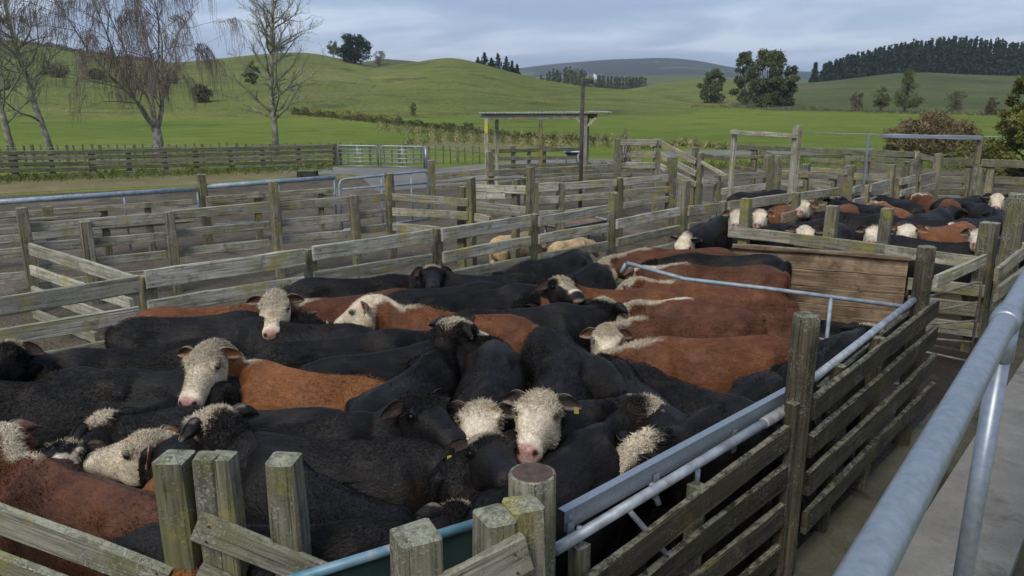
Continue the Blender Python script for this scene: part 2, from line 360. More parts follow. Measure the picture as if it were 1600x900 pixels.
sheet('gravel_patch', [gxy(150, 274), gxy(240, 273), gxy(300, 268), gxy(290, 265), gxy(200, 268)], 0.016, M_GRAVEL)
sheet('gravel_road', [gxy(1000, 246), gxy(1130, 243), gxy(1360, 239), gxy(1365, 232), gxy(1130, 235), gxy(1000, 238)], 0.014, M_GRAVEL)
sheet('lane_floor', [(-1.9, -2), (-0.3, -2), (-0.3, 14), (-1.4, 14)], 0.012, M_LANE)
# concrete kerb slab beside the raised walkway
mb = MB(); mb.box((-0.74, 6.0, 0.055), (0.64, 16.0, 0.11)); tag(mb.build('concrete_path', M_CONC), kind='structure')

def vnoise(x, y, f, seed=0):
    a = np.sin(x*f*1.7 + seed*1.3 + 2.1*np.sin(y*f*.9 + seed)) * np.cos(y*f*1.3 - seed + 1.7*np.sin(x*f*1.1 + .4))
    b = np.sin(x*f*3.9 + 1.9*np.cos(y*f*3.1 + seed*.7)) * np.cos(y*f*4.3 + 2.2*np.sin(x*f*2.3))
    return a*.65 + b*.35
def hill(name, ridge, front, back, mat, p=1.15, amp=1.0, fq=.02, nc=150, nr=44, base=-0.6):
    """one hill: a ridge line surveyed in the landscape, its slope down to the plain and its far side"""
    pxs = np.array([r[0] for r in ridge], float); q = np.linspace(pxs[0], pxs[-1], nc)
    py = np.interp(q, pxs, [r[1] for r in ridge]); k = np.ones(5)/5
    pys = np.convolve(np.pad(py, 2, mode='edge'), k, 'valid')
    dp = np.interp(q, pxs, [r[2] for r in ridge])
    v = []
    for i in range(nc):
        top = PD(q[i], pys[i], dp[i]); r = ray(q[i], pys[i]); r2 = np.array([r[0], r[1]])
        edge = min(1.0, min(i, nc-1-i)/6)
        for j in range(nr + 12):
            if j <= nr:
                t = j/nr; d = front + (dp[i]-front)*t; s = t**p
            else:
                t = (j-nr)/12; d = dp[i] + (back-dp[i])*t; s = 1 - t*t*1.0
            x, y = r2*d
            z = base + (top.z-base)*s
            w = amp*min(1, 4*t*(1-t)) if j <= nr else 0
            z += w*float(vnoise(np.array(x), np.array(y), fq, len(name)))
            v.append((x, y, z))
    m = nr + 12
    f = [(i*m+j, (i+1)*m+j, (i+1)*m+j+1, i*m+j+1) for i in range(nc-1) for j in range(m-1)]
    o = link(name, mesh_from(name, v, f, True), mat); tag(o, kind='structure'); return o
hill('hill', [(-700, 30, 330), (-200, 52, 320), (0, 64, 310), (60, 68, 310), (110, 77, 305), (200, 90, 300), (265, 99, 300), (330, 93, 295), (400, 85, 290), (480, 81, 290), (530, 91, 285), (600, 107, 280), (680, 122, 275), (760, 134, 270), (880, 150, 265), (980, 165, 262)], 92, 520, M_HILL, 1.1, 1.2)
hill('hill.001', [(500, 124, 250), (560, 112, 252), (600, 104, 255), (650, 97, 258), (680, 92, 260), (705, 90, 260), (730, 94, 260), (760, 102, 260), (800, 113, 258), (850, 125, 255), (920, 136, 250), (1000, 142, 245), (1060, 150, 242), (1140, 166, 240)], 90, 420, M_HILL, 1.1, .7)
hill('hill.002', [(820, 158, 440), (890, 150, 440), (960, 142, 440), (1010, 135, 440), (1050, 128, 440), (1090, 122, 440), (1150, 124, 440), (1200, 128, 440), (1260, 133, 440), (1340, 146, 440), (1420, 158, 440)], 170, 620, M_HILL, 1.2, .6)
hill('hill.003', [(1060, 158, 430), (1130, 149, 430), (1190, 139, 430), (1250, 130, 430), (1300, 126, 430), (1350, 120, 425), (1400, 114, 420), (1450, 113, 420), (1500, 116, 420), (1600, 119, 420), (1800, 124, 420), (2200, 135, 420)], 118, 620, M_SCRUB, 1.0, 1.6)
hill('hill.004', [(480, 106, 520), (560, 98, 520), (600, 92, 520), (640, 95, 520), (680, 100, 520), (760, 118, 520), (860, 138, 520)], 380, 760, M_SCRUB, 1.1, 1.0)
hill('far_ridge', [(300, 112, 2700), (600, 116, 2700), (740, 113, 2650), (810, 107, 2600), (860, 100, 2550), (950, 93, 2500), (1040, 90, 2500), (1090, 94, 2500), (1145, 106, 2450), (1200, 110, 2500), (1260, 112, 2600), (1500, 112, 2700), (2000, 110, 2800)], 1300, 4200, M_RIDGE, 1.15, 6, .004, 160)
hill('far_ridge.001', [(780, 134, 1100), (860, 126, 1150), (930, 122, 1200), (1010, 118, 1250), (1080, 116, 1300), (1150, 121, 1300), (1220, 122, 1300), (1320, 128, 1250)], 700, 1700, M_SCRUB, 1.1, 3, .006, 90)

# air: an even thin haze round the whole place
hz = MB(); hz.box((-1500, 1900, 131.5), (9000, 9000, 269)); hzo = hz.build('haze', None); tag(hzo, kind='stuff', label='thin blue haze in the air over the far hills', cat='haze')
hm = bpy.data.materials.new('haze_air'); hm.use_nodes = True; ht = hm.node_tree; ht.nodes.clear()
ho = ht.nodes.new('ShaderNodeOutputMaterial'); hv = ht.nodes.new('ShaderNodeVolumePrincipled')
hv.inputs['Color'].default_value = (.80, .88, 1, 1); hv.inputs['Density'].default_value = 0.00017; hv.inputs['Anisotropy'].default_value = 0.2
ht.links.new(hv.outputs[0], ho.inputs['Volume']); hzo.data.materials.append(hm)

# ================================================================== FENCES
class Plane:
    """the vertical plane of a fence run, given by two surveyed points"""
    def __init__(s, a, b):
        s.a = np.array(P(*a)); s.b = np.array(P(*b)); d = (s.b - s.a)[:2]; s.d = d/np.linalg.norm(d)
        s.n = np.array([-s.d[1], s.d[0]])
        if np.dot(s.n, -s.a[:2]) < 0: s.n = -s.n           # towards the viewer
        s.yaw = math.atan2(s.d[1], s.d[0])
    def at(s, px, py, off=0.0):
        r = ray(px, py); o = s.a[:2] + s.n*off
        k = np.dot(o, s.n)/np.dot(r[:2], s.n)
        return Vector((k*r[0], k*r[1], CAM_H + k*r[2]))
FENCES = {}
def fence(name, label, a, b, posts, rails, cat='fence', wmat=None, pmat=None, pw=.13, h=.15, t=.045, side=1, group=None, rail_name='rail', zfoot=0.0, lean=.01, nails=False):
    wmat = wmat or W_GREY; pmat = pmat or W_POST
    pl = Plane(a, b); root = empty(name, (pl.a[0], pl.a[1], 0), label, cat, group)
    for ps in posts:
        px, py = ps[0], ps[1]; w = ps[2] if len(ps) > 2 else pw; rd = len(ps) > 3 and ps[3]
        q = pl.at(px, py)
        post('post', (q.x, q.y, zfoot - .02), q.z, w, w*rng.uniform(.85, 1.1), pmat, root, pl.yaw + rng.normal(0, .04), rng.normal(0, lean, 2), rnd=rd)
    for rl in rails:
        xa, ya, xb, yb = rl[:4]; hh = rl[4] if len(rl) > 4 else h; sd_ = rl[5] if len(rl) > 5 else side
        off = sd_*(pw/2 + t/2 + .004)
        A = pl.at(xa, ya, off); B = pl.at(xb, yb, off); A.z -= hh/2; B.z -= hh/2
        board(rail_name, A, B, hh*rng.uniform(.93, 1.05), t, wmat, root, rnd=rng, nails=nails)
    FENCES[name] = pl
    return root, pl
def multi(xs, ys_a, ys_b):
    """rails at several heights between two columns"""
    return [(xs[0], ya, xs[1], yb) for ya, yb in zip(ys_a, ys_b)]

# --- the long fence on the left of the near pen
fence('yard_fence', 'long grey board fence with lichen along the far left side of the near pen', (0, 464, 1.4), (949, 319, 1.4),
      [(-520, 549), (-140, 485), (228, 430, .15), (482, 388, .14), (683, 356, .15), (835, 334, .14), (958, 301, .15)],
      [(-600, 561, -142, 487, .19), (-600, 612, -142, 537, .17), (-600, 673, -142, 589, .15), (-140, 486, 215, 429, .19), (-140, 536, 216, 478, .17), (-140, 588, 216, 523, .15),
       (226, 423, 474, 388, .20), (230, 470, 474, 432, .16), (230, 510, 474, 470, .16),
       (488, 385, 674, 358, .19), (490, 425, 674, 396, .16), (490, 460, 674, 430, .16),
       (690, 357, 828, 335, .19), (692, 394, 828, 369, .16), (692, 425, 828, 400, .16),
       (842, 337, 950, 319, .18), (842, 366, 950, 348, .16), (842, 396, 950, 376, .16)], wmat=W_LIGHT, pw=.14, t=.05, nails=True)
fence('yard_fence.001', 'short three rail fence with a tall dark post at the far corner', (967, 343, 1.3), (1123, 317, 1.3),
      [(1070, 281, .16), (1131, 315, .14)],
      [(964, 343, 1062, 324), (964, 372, 1062, 351), (964, 401, 1062, 377), (1076, 322, 1126, 317, .17), (1076, 349, 1124, 342), (1076, 375, 1122, 366)], wmat=W_LIGHT, pw=.14)
# --- second line of fence, across the left pens
fence('yard_fence.002', 'board fence with five posts crossing the empty pens on the left', (40, 348, 1.4), (601, 301, 1.4),
      [(32, 324, .16), (132, 345, .16), (264, 330, .15), (427, 283, .16), (553, 305, .15), (608, 270, .15)],
      [(-500, 393, 40, 348), (-500, 436, 40, 385), (-500, 479, 40, 424), (40, 348, 256, 332), (45, 380, 256, 362), (60, 412, 258, 391), (60, 440, 258, 418),
       (270, 329, 420, 315), (270, 358, 420, 345), (272, 388, 420, 374), (436, 316, 546, 306), (438, 342, 548, 333), (438, 368, 548, 359), (438, 394, 548, 385),
       (558, 305, 602, 301), (560, 330, 602, 325), (560, 354, 602, 349)], wmat=W_LIGHT, pw=.14, side=-1)
fence('yard_fence.003', 'short cross fence of three pale boards joining two board fences at far left', (44, 380, 1.2), (216, 433, 1.2),
      [], [(46, 380, 210, 430, .17), (48, 414, 205, 466), (50, 447, 200, 500), (52, 482, 150, 520)], wmat=W_LIGHT, pw=.05, side=0)
fence('yard_fence.004', 'cross fence running away right from the tall post in the left pens', (616, 302, 1.4), (755, 330, 1.25),
      [(736, 277, .15)], [(614, 302, 732, 310), (614, 325, 732, 331), (614, 348, 732, 358), (742, 333, 765, 339)], wmat=W_GREY, pw=.13)
# --- blue pipe fence behind
root, pl3 = fence('pipe_fence', 'weathered blue pipe fence with two wooden posts behind the left pens', (0, 315, 1.3), (523, 278, 1.3),
      [(73, 322, .17), (160, 322, .14), (315, 272, .15)], [(0, 343, 90, 338, .06), (90, 338, 158, 332, .06), (-60, 375, 158, 352), (170, 352, 300, 340, .1), (322, 312, 520, 300, .10), (322, 320, 520, 308, .08)], wmat=W_LIGHT, pmat=W_POST, pw=.12)
def pipe(name, pts, r, mat, parent, n=8):
    m = MB(); m.tube(pts, r, n); return m.build(name, mat, parent, True)
for (xa, ya, xb, yb, r_) in [(-150, 326, 308, 295, .055), (322, 292, 523, 277, .055), (-150, 352, 308, 317, .022), (322, 310, 523, 297, .022), (-150, 405, 308, 362, .022), (322, 352, 523, 338, .022)]:
    pipe('pipe_rail', [pl3.at(xa, ya, .02), pl3.at(xb, yb, .02)], r_, M_BLUE, root)
for (x, ya, yb) in [(193, 302, 392), (308, 297, 340), (522, 279, 345), (435, 288, 350)]:
    a = pl3.at(x, ya, .03); pipe('upright', [a, (a.x, a.y, max(.02, pl3.at(x, yb, .03).z))], .022, M_BLUE, root)
fence('yard_fence.021', 'low rail fence just in front of the blue pipe fence on the left', (0, 331, 1.1), (523, 293, 1.1),
      [(230, 318, .13), (400, 300, .13), (500, 296, .13)], [(-100, 338, 300, 311, .12), (-100, 367, 300, 337, .12), (322, 307, 520, 293, .12), (322, 331, 520, 315, .12)], wmat=W_GREY, pw=.12)
# --- blue pipe gate with a rounded corner
def pipe_gate(name, label, pl, x0, x1, rows, verts, r_=.022, mat=None, group=None, corner=.12, top_r=None):
    """rows: (y at x0, y at x1); verts: x of the uprights"""
    mat = mat or M_GALV; base = pl.at(x0, rows[-1][0]); root = empty(name, (base.x, base.y, 0), label, 'gate', group)
    A0 = pl.at(x0, rows[0][0]); A1 = pl.at(x1, rows[0][1]); B0 = pl.at(x0, rows[-1][0]); B1 = pl.at(x1, rows[-1][1])
    B0 = Vector((A0.x, A0.y, B0.z)); B1 = Vector((A1.x, A1.y, B1.z))
    d = (A1-A0).normalized(); c = corner
    pts = [B0, Vector((A0.x, A0.y, A0.z-c)), A0 + d*c*.3 - Vector((0, 0, c*.3)), A0 + d*c, A1 - d*c, A1 - d*c*.3 - Vector((0, 0, c*.3)), Vector((A1.x, A1.y, A1.z-c)), B1]
    pipe('frame', pts, top_r or r_, mat, root)
    pipe('bottom_rail', [B0, B1], r_*.9, mat, root)
    for (ya, yb) in rows[1:-1]:
        za = pl.at(x0, ya).z; zb = pl.at(x1, yb).z
        pipe('rail', [(A0.x, A0.y, za), (A1.x, A1.y, zb)], r_*.8, mat, root)
    for x in verts:
        fr = (x-x0)/(x1-x0); q = A0.lerp(A1, fr); qb = B0.lerp(B1, fr); pipe('upright', [qb, q], r_*.8, mat, root, 6)
    return root
pipe_gate('pipe_gate', 'blue grey pipe gate with rounded corner behind the tall wooden post', Plane((532, 279, 1.3), (667, 267, 1.3)), 530, 668, [(281, 267), (296, 286), (318, 305), (340, 326), (360, 342)], [592, 640], .032, M_BLUE)
# --- far left wooden fence and the wire fence behind it
fence('paddock_fence', 'weathered post and rail fence along the green paddock at far left', (18, 278, 0), (525, 259, 0),
      [(-120, 236, .2), (18, 234, .22), (78, 240, .18), (141, 233, .22), (199, 232, .18), (256, 230, .2), (304, 229, .2), (359, 229, .18), (409, 228, .2), (466, 228, .18), (522, 224, .2)],
      [(-140, 237, 140, 234, .16), (140, 234, 522, 226, .16), (-140, 246, 140, 243, .16), (140, 243, 522, 234, .15), (-140, 256, 140, 252, .16), (140, 251, 522, 241, .16), (-140, 266, 140, 261, .16), (140, 259, 522, 249, .15), (60, 273, 250, 266, .14), (250, 266, 470, 257, .15)], wmat=W_FAR, pmat=W_FAR, pw=.2, t=.05)
def wire_fence(name, label, a, b, xs, tops, wires, mat, group=None):
    pl = Plane(a, b); base = pl.at(xs[0], a[1]); root = empty(name, (base.x, base.y, 0), label, 'fence', group)
    for i, x in enumerate(xs):
        q = pl.at(x, np.interp(x, [xs[0], xs[-1]], tops) + rng.uniform(-1.2, 1.2))
        w = rng.uniform(.05, .075) if i % 4 else .12
        post('batten', (q.x, q.y, -.02), q.z, w, w, mat, root, pl.yaw, rng.normal(0, .03, 2), seg=3)
    for (ya, yb) in wires:
        pipe('wire', [pl.at(xs[0], ya), pl.at((xs[0]+xs[-1])/2, (ya+yb)/2 + .3), pl.at(xs[-1], yb)], .009, M_GALV_OLD, root, 4)
    return root
wire_fence('wire_fence', 'batten and wire fence in the grass behind the far left rails', (30, 262, 0), (520, 251, 0), list(np.arange(-110, 528, 13.3)), (227, 223), [(232, 226), (239, 232), (246, 239), (253, 245)], W_FAR)
wire_fence('wire_fence.001', 'batten and wire fence between the double pipe gates and the open shelter', (520, 258, 0), (755, 256, 0), list(np.arange(531, 756, 11.5)), (223, 229), [(227, 231), (235, 238), (243, 246), (251, 253)], W_FAR)
gp = Plane((526, 262, 0), (664, 264, 0))
pipe_gate('pipe_gate.001', 'left of two matching grey pipe gates in front of the green paddock', gp, 527, 590, [(227, 228), (233, 234), (239, 240), (246, 247), (252, 253), (259, 260)], [558], .028, M_GALV)
pipe_gate('pipe_gate.002', 'right of two matching grey pipe gates in front of the green paddock', gp, 594, 662, [(228, 229), (234, 235), (240, 241), (247, 249), (254, 255), (260, 262)], [628], .028, M_GALV)
gpost = empty('gate_post', (gp.at(664, 262).x, gp.at(664, 262).y, 0), 'grey steel post at the right end of the double pipe gates', 'post')
q = gp.at(665, 230); pipe('shaft', [(q.x, q.y, -.02), q], .06, M_GALV, gpost); pipe('cap', [q, q + Vector((0, 0, .03))], .066, M_GALV_OLD, gpost)
# --- middle yards
fence('yard_fence.005', 'board fence from the tall grey post to the shelter in the middle yards', (682, 272, 1.2), (760, 269, 1.2),
      [(673, 250, .17)], [(680, 272, 757, 263, .16), (680, 289, 757, 284, .14)], wmat=W_GREY, pw=.15)
fence('yard_fence.006', 'lichen covered three post fence across the middle of the yards', (842, 286, 1.5), (963, 279, 1.5),
      [(828, 261, .14), (837, 284, .16), (877, 285, .17), (969, 277, .16), (1050, 245, .17)],
      [(842, 287, 872, 285, .17), (883, 285, 963, 279, .17), (842, 307, 872, 306), (883, 305, 963, 299), (842, 330, 872, 328), (883, 328, 955, 320), (975, 278, 1044, 272, .17), (975, 297, 1044, 291, .15), (975, 316, 1044, 306)], wmat=W_LIGHT, pw=.15)
fence('yard_fence.007', 'low board fence with short post left of the lichen covered post', (722, 315, 1.35), (823, 330, 1.3),
      [(722, 291, .16), (805, 280, .12)], [(728, 314, 822, 323, .18), (728, 336, 760, 340, .15), (745, 288, 822, 290, .14), (730, 301, 790, 299, .12)], wmat=W_LIGHT, pw=.15)
fence('yard_fence.008', 'long rail fence under the open shelter roof', (762, 266, 1.3), (985, 253, 1.3),
      [(824, 259, .15), (985, 253, .15), (766, 236, .16)], [(763, 266, 905, 259, .17), (905, 259, 983, 254, .17), (680, 283, 822, 276, .06), (832, 274, 985, 264, .06), (832, 279, 985, 267, .15), (832, 295, 960, 284, .14), (760, 295, 822, 291, .14)], wmat=W_GREY, pw=.15)
fence('yard_fence.009', 'fence of three boards on the grass behind the open shelter', (768, 268, 0), (905, 262, 0),
      [(802, 228, .16), (827, 232, .12), (851, 229, .12)], [(767, 233, 905, 230, .16), (767, 245, 905, 243, .16), (767, 257, 905, 254, .16)], wmat=W_FAR, pmat=W_FAR, pw=.16)
fence('loading_race', 'raised loading race with sloping board sides beyond the middle yards', (966, 226, 1.95), (1028, 226, 1.95),
      [(966, 216, .17), (1028, 217, .18)], [(970, 217, 1026, 218, .16), (985, 236, 1024, 236, .18), (978, 253, 1024, 254, .16), (1030, 219, 1034, 219, .16)], wmat=W_GREY, pw=.16, cat='race')
fence('loading_race.001', 'sloping side of the loading race falling to the right', (1030, 219, 1.95), (1135, 262, 1.35),
      [(1087, 230, .16), (1096, 238, .15)], [(1032, 219, 1088, 248, .17), (1032, 238, 1088, 267, .17), (1032, 255, 1088, 284, .17), (1096, 250, 1136, 273, .10), (1056, 270, 1088, 284, .15)], wmat=W_LIGHT, pw=.15, cat='race')
fence('yard_fence.010', 'two rail fence left of the slanting race on the right of the yards', (1125, 272, 1.45), (1196, 268, 1.45),
      [(1122, 273, .16), (1202, 242, .17), (1217, 243, .14)], [(1098, 277, 1118, 279, .14), (1128, 274, 1196, 267, .17), (1128, 294, 1196, 286, .16), (1128, 314, 1196, 305, .15)], wmat=W_LIGHT, pw=.16)
fence('yard_fence.011', 'long top fence along the back of the far right yards', (1150, 226, 1.6), (1432, 236, 1.6),
      [(1180, 228, .18), (1328, 232, .18), (1357, 234, .18), (1432, 236, .18)], [(1150, 226, 1245, 229, .16), (1249, 230, 1330, 233, .16), (1330, 233, 1430, 237, .18), (1186, 233, 1220, 243, .16), (1220, 246, 1240, 251, .14), (1268, 246, 1320, 250, .15), (1330, 244, 1430, 249, .15), (1360, 254, 1390, 257, .15), (1100, 240, 1150, 246, .16), (1150, 244, 1320, 241, .10), (1150, 258, 1180, 264, .15)], wmat=W_FAR, pmat=W_POST, pw=.16)
fence('yard_fence.012', 'three rail fence behind the middle of the far cattle pen', (1222, 266, 1.5), (1320, 272, 1.5),
      [(1261, 256, .17), (1303, 268, .17), (1331, 258, .2)], [(1222, 266, 1310, 270, .15), (1222, 281, 1255, 282, .15), (1266, 282, 1300, 285, .15), (1310, 262, 1316, 262, .15), (1335, 270, 1388, 274, .15), (1268, 261, 1325, 266, .12)], wmat=W_GREY, pw=.16)
fence('yard_fence.013', 'stepped board fence with tall pale posts at the back left of the far pen', (1334, 290, 1.5), (1390, 277, 1.5),
      [(1355, 289, .15), (1395, 257, .17)], [(1334, 291, 1350, 288, .16), (1361, 288, 1390, 280, .16), (1334, 311, 1350, 308, .15), (1361, 309, 1390, 300, .15), (1361, 330, 1386, 322, .14)], wmat=W_LIGHT, pw=.15)
fence('yard_fence.014', 'fence stepping up to the back right corner of the far pen', (1402, 277, 1.5), (1462, 265, 1.5),
      [(1405, 278, .15), (1436, 246, .15), (1467, 240, .17), (1417, 252, .14)], [(1408, 278, 1430, 273, .16), (1438, 273, 1462, 268, .16), (1408, 297, 1430, 291, .15), (1438, 291, 1462, 286, .15), (1432, 238, 1460, 245, .14)], wmat=W_LIGHT, pw=.15)
fence('yard_fence.015', 'broad mossy rails along the back right of the far pen', (1472, 245, 1.65), (1600, 250, 1.65),
      [(1513, 263, .17), (1533, 257, .19), (1549, 260, .17)], [(1472, 246, 1530, 248, .2), (1534, 248, 1640, 252, .2), (1470, 276, 1508, 276, .18), (1555, 275, 1640, 278, .2), (1460, 294, 1508, 295, .16), (1552, 296, 1640, 300, .2)], wmat=W_FAR, pmat=W_POST, pw=.16)
fence('yard_fence.016', 'left fence of the far cattle pen with white splashes on its top board', (1139, 314, 1.4), (1277, 297, 1.4),
      [(1241, 300, .15), (1281, 294, .13)], [(1139, 314, 1238, 301, .18), (1245, 301, 1310, 292, .17), (1139, 337, 1236, 324, .16)], wmat=W_GREY, pw=.14)
fence('yard_fence.018', 'short tan board fence inside the far cattle pen', (1224, 333, 1.25), (1290, 320, 1.25),
      [(1246, 301, .13)], [(1222, 334, 1288, 319, .17)], wmat=W_BROWN, pw=.13)
fence('yard_fence.017', 'front rail fence of the far cattle pen with four cut off posts', (1139, 354, 1.3), (1527, 399, 1.3),
      [(1168, 310, .15), (1301, 321, .16), (1388, 325, .16)], [(1139, 353, 1236, 364, .17), (1236, 364, 1384, 382, .17), (1384, 382, 1530, 400, .17), (1420, 434, 1540, 446, .16), (1420, 462, 1530, 474, .18), (1440, 494, 1530, 505, .2)], wmat=W_GREY, pw=.15)
fence('yard_fence.019', 'short board fence slanting up to the thick post at the right', (1463, 418, 1.35), (1535, 398, 1.32),
      [(1549, 347, .2)], [(1463, 430, 1540, 396, .15), (1560, 400, 1600, 378, .15)], wmat=W_LIGHT, pw=.18)
fence('yard_fence.020', 'dark board fence running away behind the galvanised handrail at the right edge', (1556, 445, 1.15), (1640, 385, 1.15),
      [(1592, 302, .2), (1680, 330, .2)], [(1558, 418, 1640, 352, .16), (1558, 448, 1640, 386, .16), (1558, 480, 1640, 418, .16)], wmat=W_GREY, pw=.18)
Z0 = Vector((0, 0, 1))
# solid board gate at the back of the near pen
gpl = Plane((1150, 385, 1.2), (1420, 405, 1.2))
gr = empty('board_gate', (gpl.at(1150, 385).x, gpl.at(1150, 385).y, 0), 'brown solid board gate smeared with mud at the back of the near pen', 'gate')
for k in range(4):
    A = gpl.at(1147, 385); B = gpl.at(1420, 405); z = 1.19 - k*.235
    A = Vector((A.x, A.y, z - .115)); B = Vector((B.x, B.y, z - .115 - .0))
    board('board', A, B, .23, .035, W_BROWN, gr, nails=True)
for x in (1152, 1285, 1412):
    A = gpl.at(x, 390, -.045); board('brace', (A.x, A.y, .2), (A.x, A.y, 1.15), .09, .04, W_BROWN, gr, normal=(gpl.d[0], gpl.d[1], 0))
A = gpl.at(1145, 383, .03); B = gpl.at(1424, 402, .03); board('top_rail', (A.x, A.y, 1.215), (B.x, B.y, 1.215), .05, .09, W_BROWN, gr)
# --- right side of the near pen: gate with steel rails and the boards beyond the round post
plR = Plane((1250, 862, 0), (1457, 640, 0))
rf, _ = fence('lane_fence', 'dark mossy four board fence with pipe top beside the concrete lane', (1250, 862, 0), (1457, 640, 0),
      [(1259, 492, .17, True), (1450, 386, .16, True), (1372, 525, .11), (1310, 570, .10)],
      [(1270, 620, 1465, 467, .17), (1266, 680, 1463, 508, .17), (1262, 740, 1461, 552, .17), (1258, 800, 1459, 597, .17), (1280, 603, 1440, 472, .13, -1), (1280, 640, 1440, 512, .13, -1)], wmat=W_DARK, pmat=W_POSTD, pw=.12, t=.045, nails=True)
pipe('pipe_rail', [plR.at(1270, 592, -.04), plR.at(1442, 458, -.04)], .03, M_GALV_OLD, rf, 12)
plG = Plane((832, 735, 1.6), (1246, 862, 0))
lg = empty('lane_gate', (plG.at(1240, 840).x, plG.at(1240, 840).y, 0), 'mossy board gate with galvanised angle and pipe along its top, nearest the lane', 'gate')
for (xa, ya, xb, yb) in [(868, 941, 1231, 664), (868, 1010, 1228, 725), (868, 1078, 1224, 785), (868, 1150, 1221, 845)]:
    A = plG.at(xa, ya, .08); B = plG.at(xb, yb, .08); A.z -= .085; B.z -= .085
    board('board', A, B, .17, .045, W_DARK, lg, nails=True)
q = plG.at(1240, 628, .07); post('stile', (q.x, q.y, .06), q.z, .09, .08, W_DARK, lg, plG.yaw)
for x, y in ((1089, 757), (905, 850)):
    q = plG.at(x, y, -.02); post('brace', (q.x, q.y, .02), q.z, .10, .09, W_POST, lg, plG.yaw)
    pipe('pin', [q, (q.x, q.y, q.z + .1)], .016, M_GALV_OLD, lg)
pA = plG.at(866, 860, .0); pB = plG.at(1238, 634, .0); pipe('pipe_rail', [pA, pB], .03, M_GALV_OLD, lg, 14)
pC = plG.at(868, 1140, .03); pD = plG.at(1225, 845, .03); pipe('lower_pipe', [(pC.x, pC.y, .1), (pD.x, pD.y, .12)], .025, M_GALV_OLD, lg, 10)
wr = MB(); dd = (pB - pA).normalized()
for k in range(16): a_ = pB - dd*(.02 + .021*k); wr.tube([a_, a_ - dd*.022], [.036 + .004*rng.random(), .034 + .004*rng.random()], 12)
wr.build('wrap', M_CLOTH, lg, True)
# the galvanised angle: a standing flange with a narrow lip
A = plG.at(883, 802, -.05); B = plG.at(1237, 609, -.05); Ab = A - Vector((0, 0, .105)); Bb = B - Vector((0, 0, .105))
nv = Vector((plG.n[0], plG.n[1], 0))
ang = MB()
for (p0, p1, p2, p3, th) in ((A, B, Bb, Ab, nv*.006), (A, B, B - nv*.05, A - nv*.05, Vector((0, 0, -.006)))):
    vs_ = [p0, p1, p2, p3, p0 - th, p1 - th, p2 - th, p3 - th]
    ang.add(vs_, [(0, 1, 2, 3), (7, 6, 5, 4), (0, 4, 5, 1), (1, 5, 6, 2), (2, 6, 7, 3), (3, 7, 4, 0)])
ang_o = ang.build('steel_angle', M_GALV, lg)
pd_ = (B - A).normalized()
for off in (.03, .72, 1.5, 2.2):
    b0 = Ab + pd_*off; m = MB(); m.box(b0 + nv*.012 + Vector((0, 0, -.03)), (.045, .01, .15), Matrix.Rotation(plG.yaw, 3, 'Z')); m.build('bracket', M_GALV, ang_o)
for dz in (.03, .085):
    m = MB(); m.tube([A + pd_*.03 - Vector((0, 0, dz)) + nv*.004, A + pd_*.03 - Vector((0, 0, dz)) + nv*.016], .010, 6); m.build('bolt', M_GALV_OLD, ang_o)
# sliding bars inside the lane gate
for (xa, ya, xb, yb) in ((985, 800, 1075, 905), (1010, 735, 1030, 790)):
    pipe('strut', [plG.at(xa, ya, -.25), plG.at(xb, yb, -.12)], .018, M_GALV_OLD, lg)
ch = MB(); q = plG.at(1243, 845, .12)
for k in range(6):
    cz = q.z - .03*k
    ch.tube([Vector((q.x + .012*math.cos(a), q.y + (.012*math.sin(a) if k % 2 else 0), cz + .018*math.sin(a))) for a in np.linspace(0, 6.28, 9)], .004, 5)
ch.build('chain', M_CHAIN, lg)
# swinging pipe gate over the brown cattle
sw = empty('swing_gate', (plR.at(1440, 470).x, plR.at(1440, 470).y, 0), 'long blue grey pipe gate swung open across the backs of the brown cattle', 'gate')
s0 = P(980, 411, 1.50); s1 = plR.at(1446, 460, -.05); s1.z = 1.27; sm = P(1070, 436, 1.42); s2 = P(1200, 451, 1.36)
pipe('top_rail', [s0, sm, s2, s1], .021, M_BLUE, sw, 10)
se = P(978, 412, 1.49); pipe('end_pipe', [se, se + Vector((-.04, -.03, -.10))], .021, M_BLUE, sw, 10)
for dz in (.45, .8, 1.1): pipe('rail', [Vector((s0.x, s0.y, s0.z - dz)), Vector((s2.x, s2.y, s2.z - dz)), Vector((s1.x, s1.y, s1.z - dz))], .016, M_GALV_OLD, sw)
mid = s2.lerp(s1, .42); pipe('upright', [mid, Vector((mid.x, mid.y, .15))], .02, M_BLUE, sw)
# small pipe gate at the lane's far end
eg = Plane((1470, 520, .55), (1540, 545, .45))
pipe_gate('pipe_gate.003', 'small rusty pipe gate closing the far end of the concrete lane', Plane((1440, 470, .95), (1535, 478, .95)), 1443, 1535, [(466, 438), (490, 472), (508, 502), (528, 536), (548, 567)], [], .016, M_RUSTY, corner=.06)
# --- front of the near pen
fence('front_fence', 'two board fence with twin thick posts at the front left of the near pen', (275, 712, 1.7), (0, 787, 1.4),
      [(277, 712, .15), (-210, 640, .16)], [(-200, 716, 262, 886, .15), (-200, 788, 262, 965, .15), (-200, 860, 262, 1040, .15)], wmat=W_GREY, pw=.12, t=.05, nails=True)
fence('front_fence.001', 'single rail fence with twin post and square post left of the green sheeted gate', (330, 712, 1.7), (443, 712, 1.7),
      [(322, 707, .10), (345, 711, .12), (444, 712, .14)], [(304, 800, 530, 893, .14), (304, 880, 530, 975, .14), (304, 960, 530, 1060, .14)], wmat=W_GREY, pw=.12, t=.05, nails=True)
fence('front_fence.002', 'cluster of square lichen posts with one slanting board beside the round post', (645, 828, 1.7), (825, 785, 1.7),
      [(647, 828, .17), (776, 800, .16), (822, 785, .15)], [(640, 926, 824, 832, .17, 1), (640, 1010, 824, 905, .17, 1)], wmat=W_GREY, pw=.15, t=.05, nails=True)
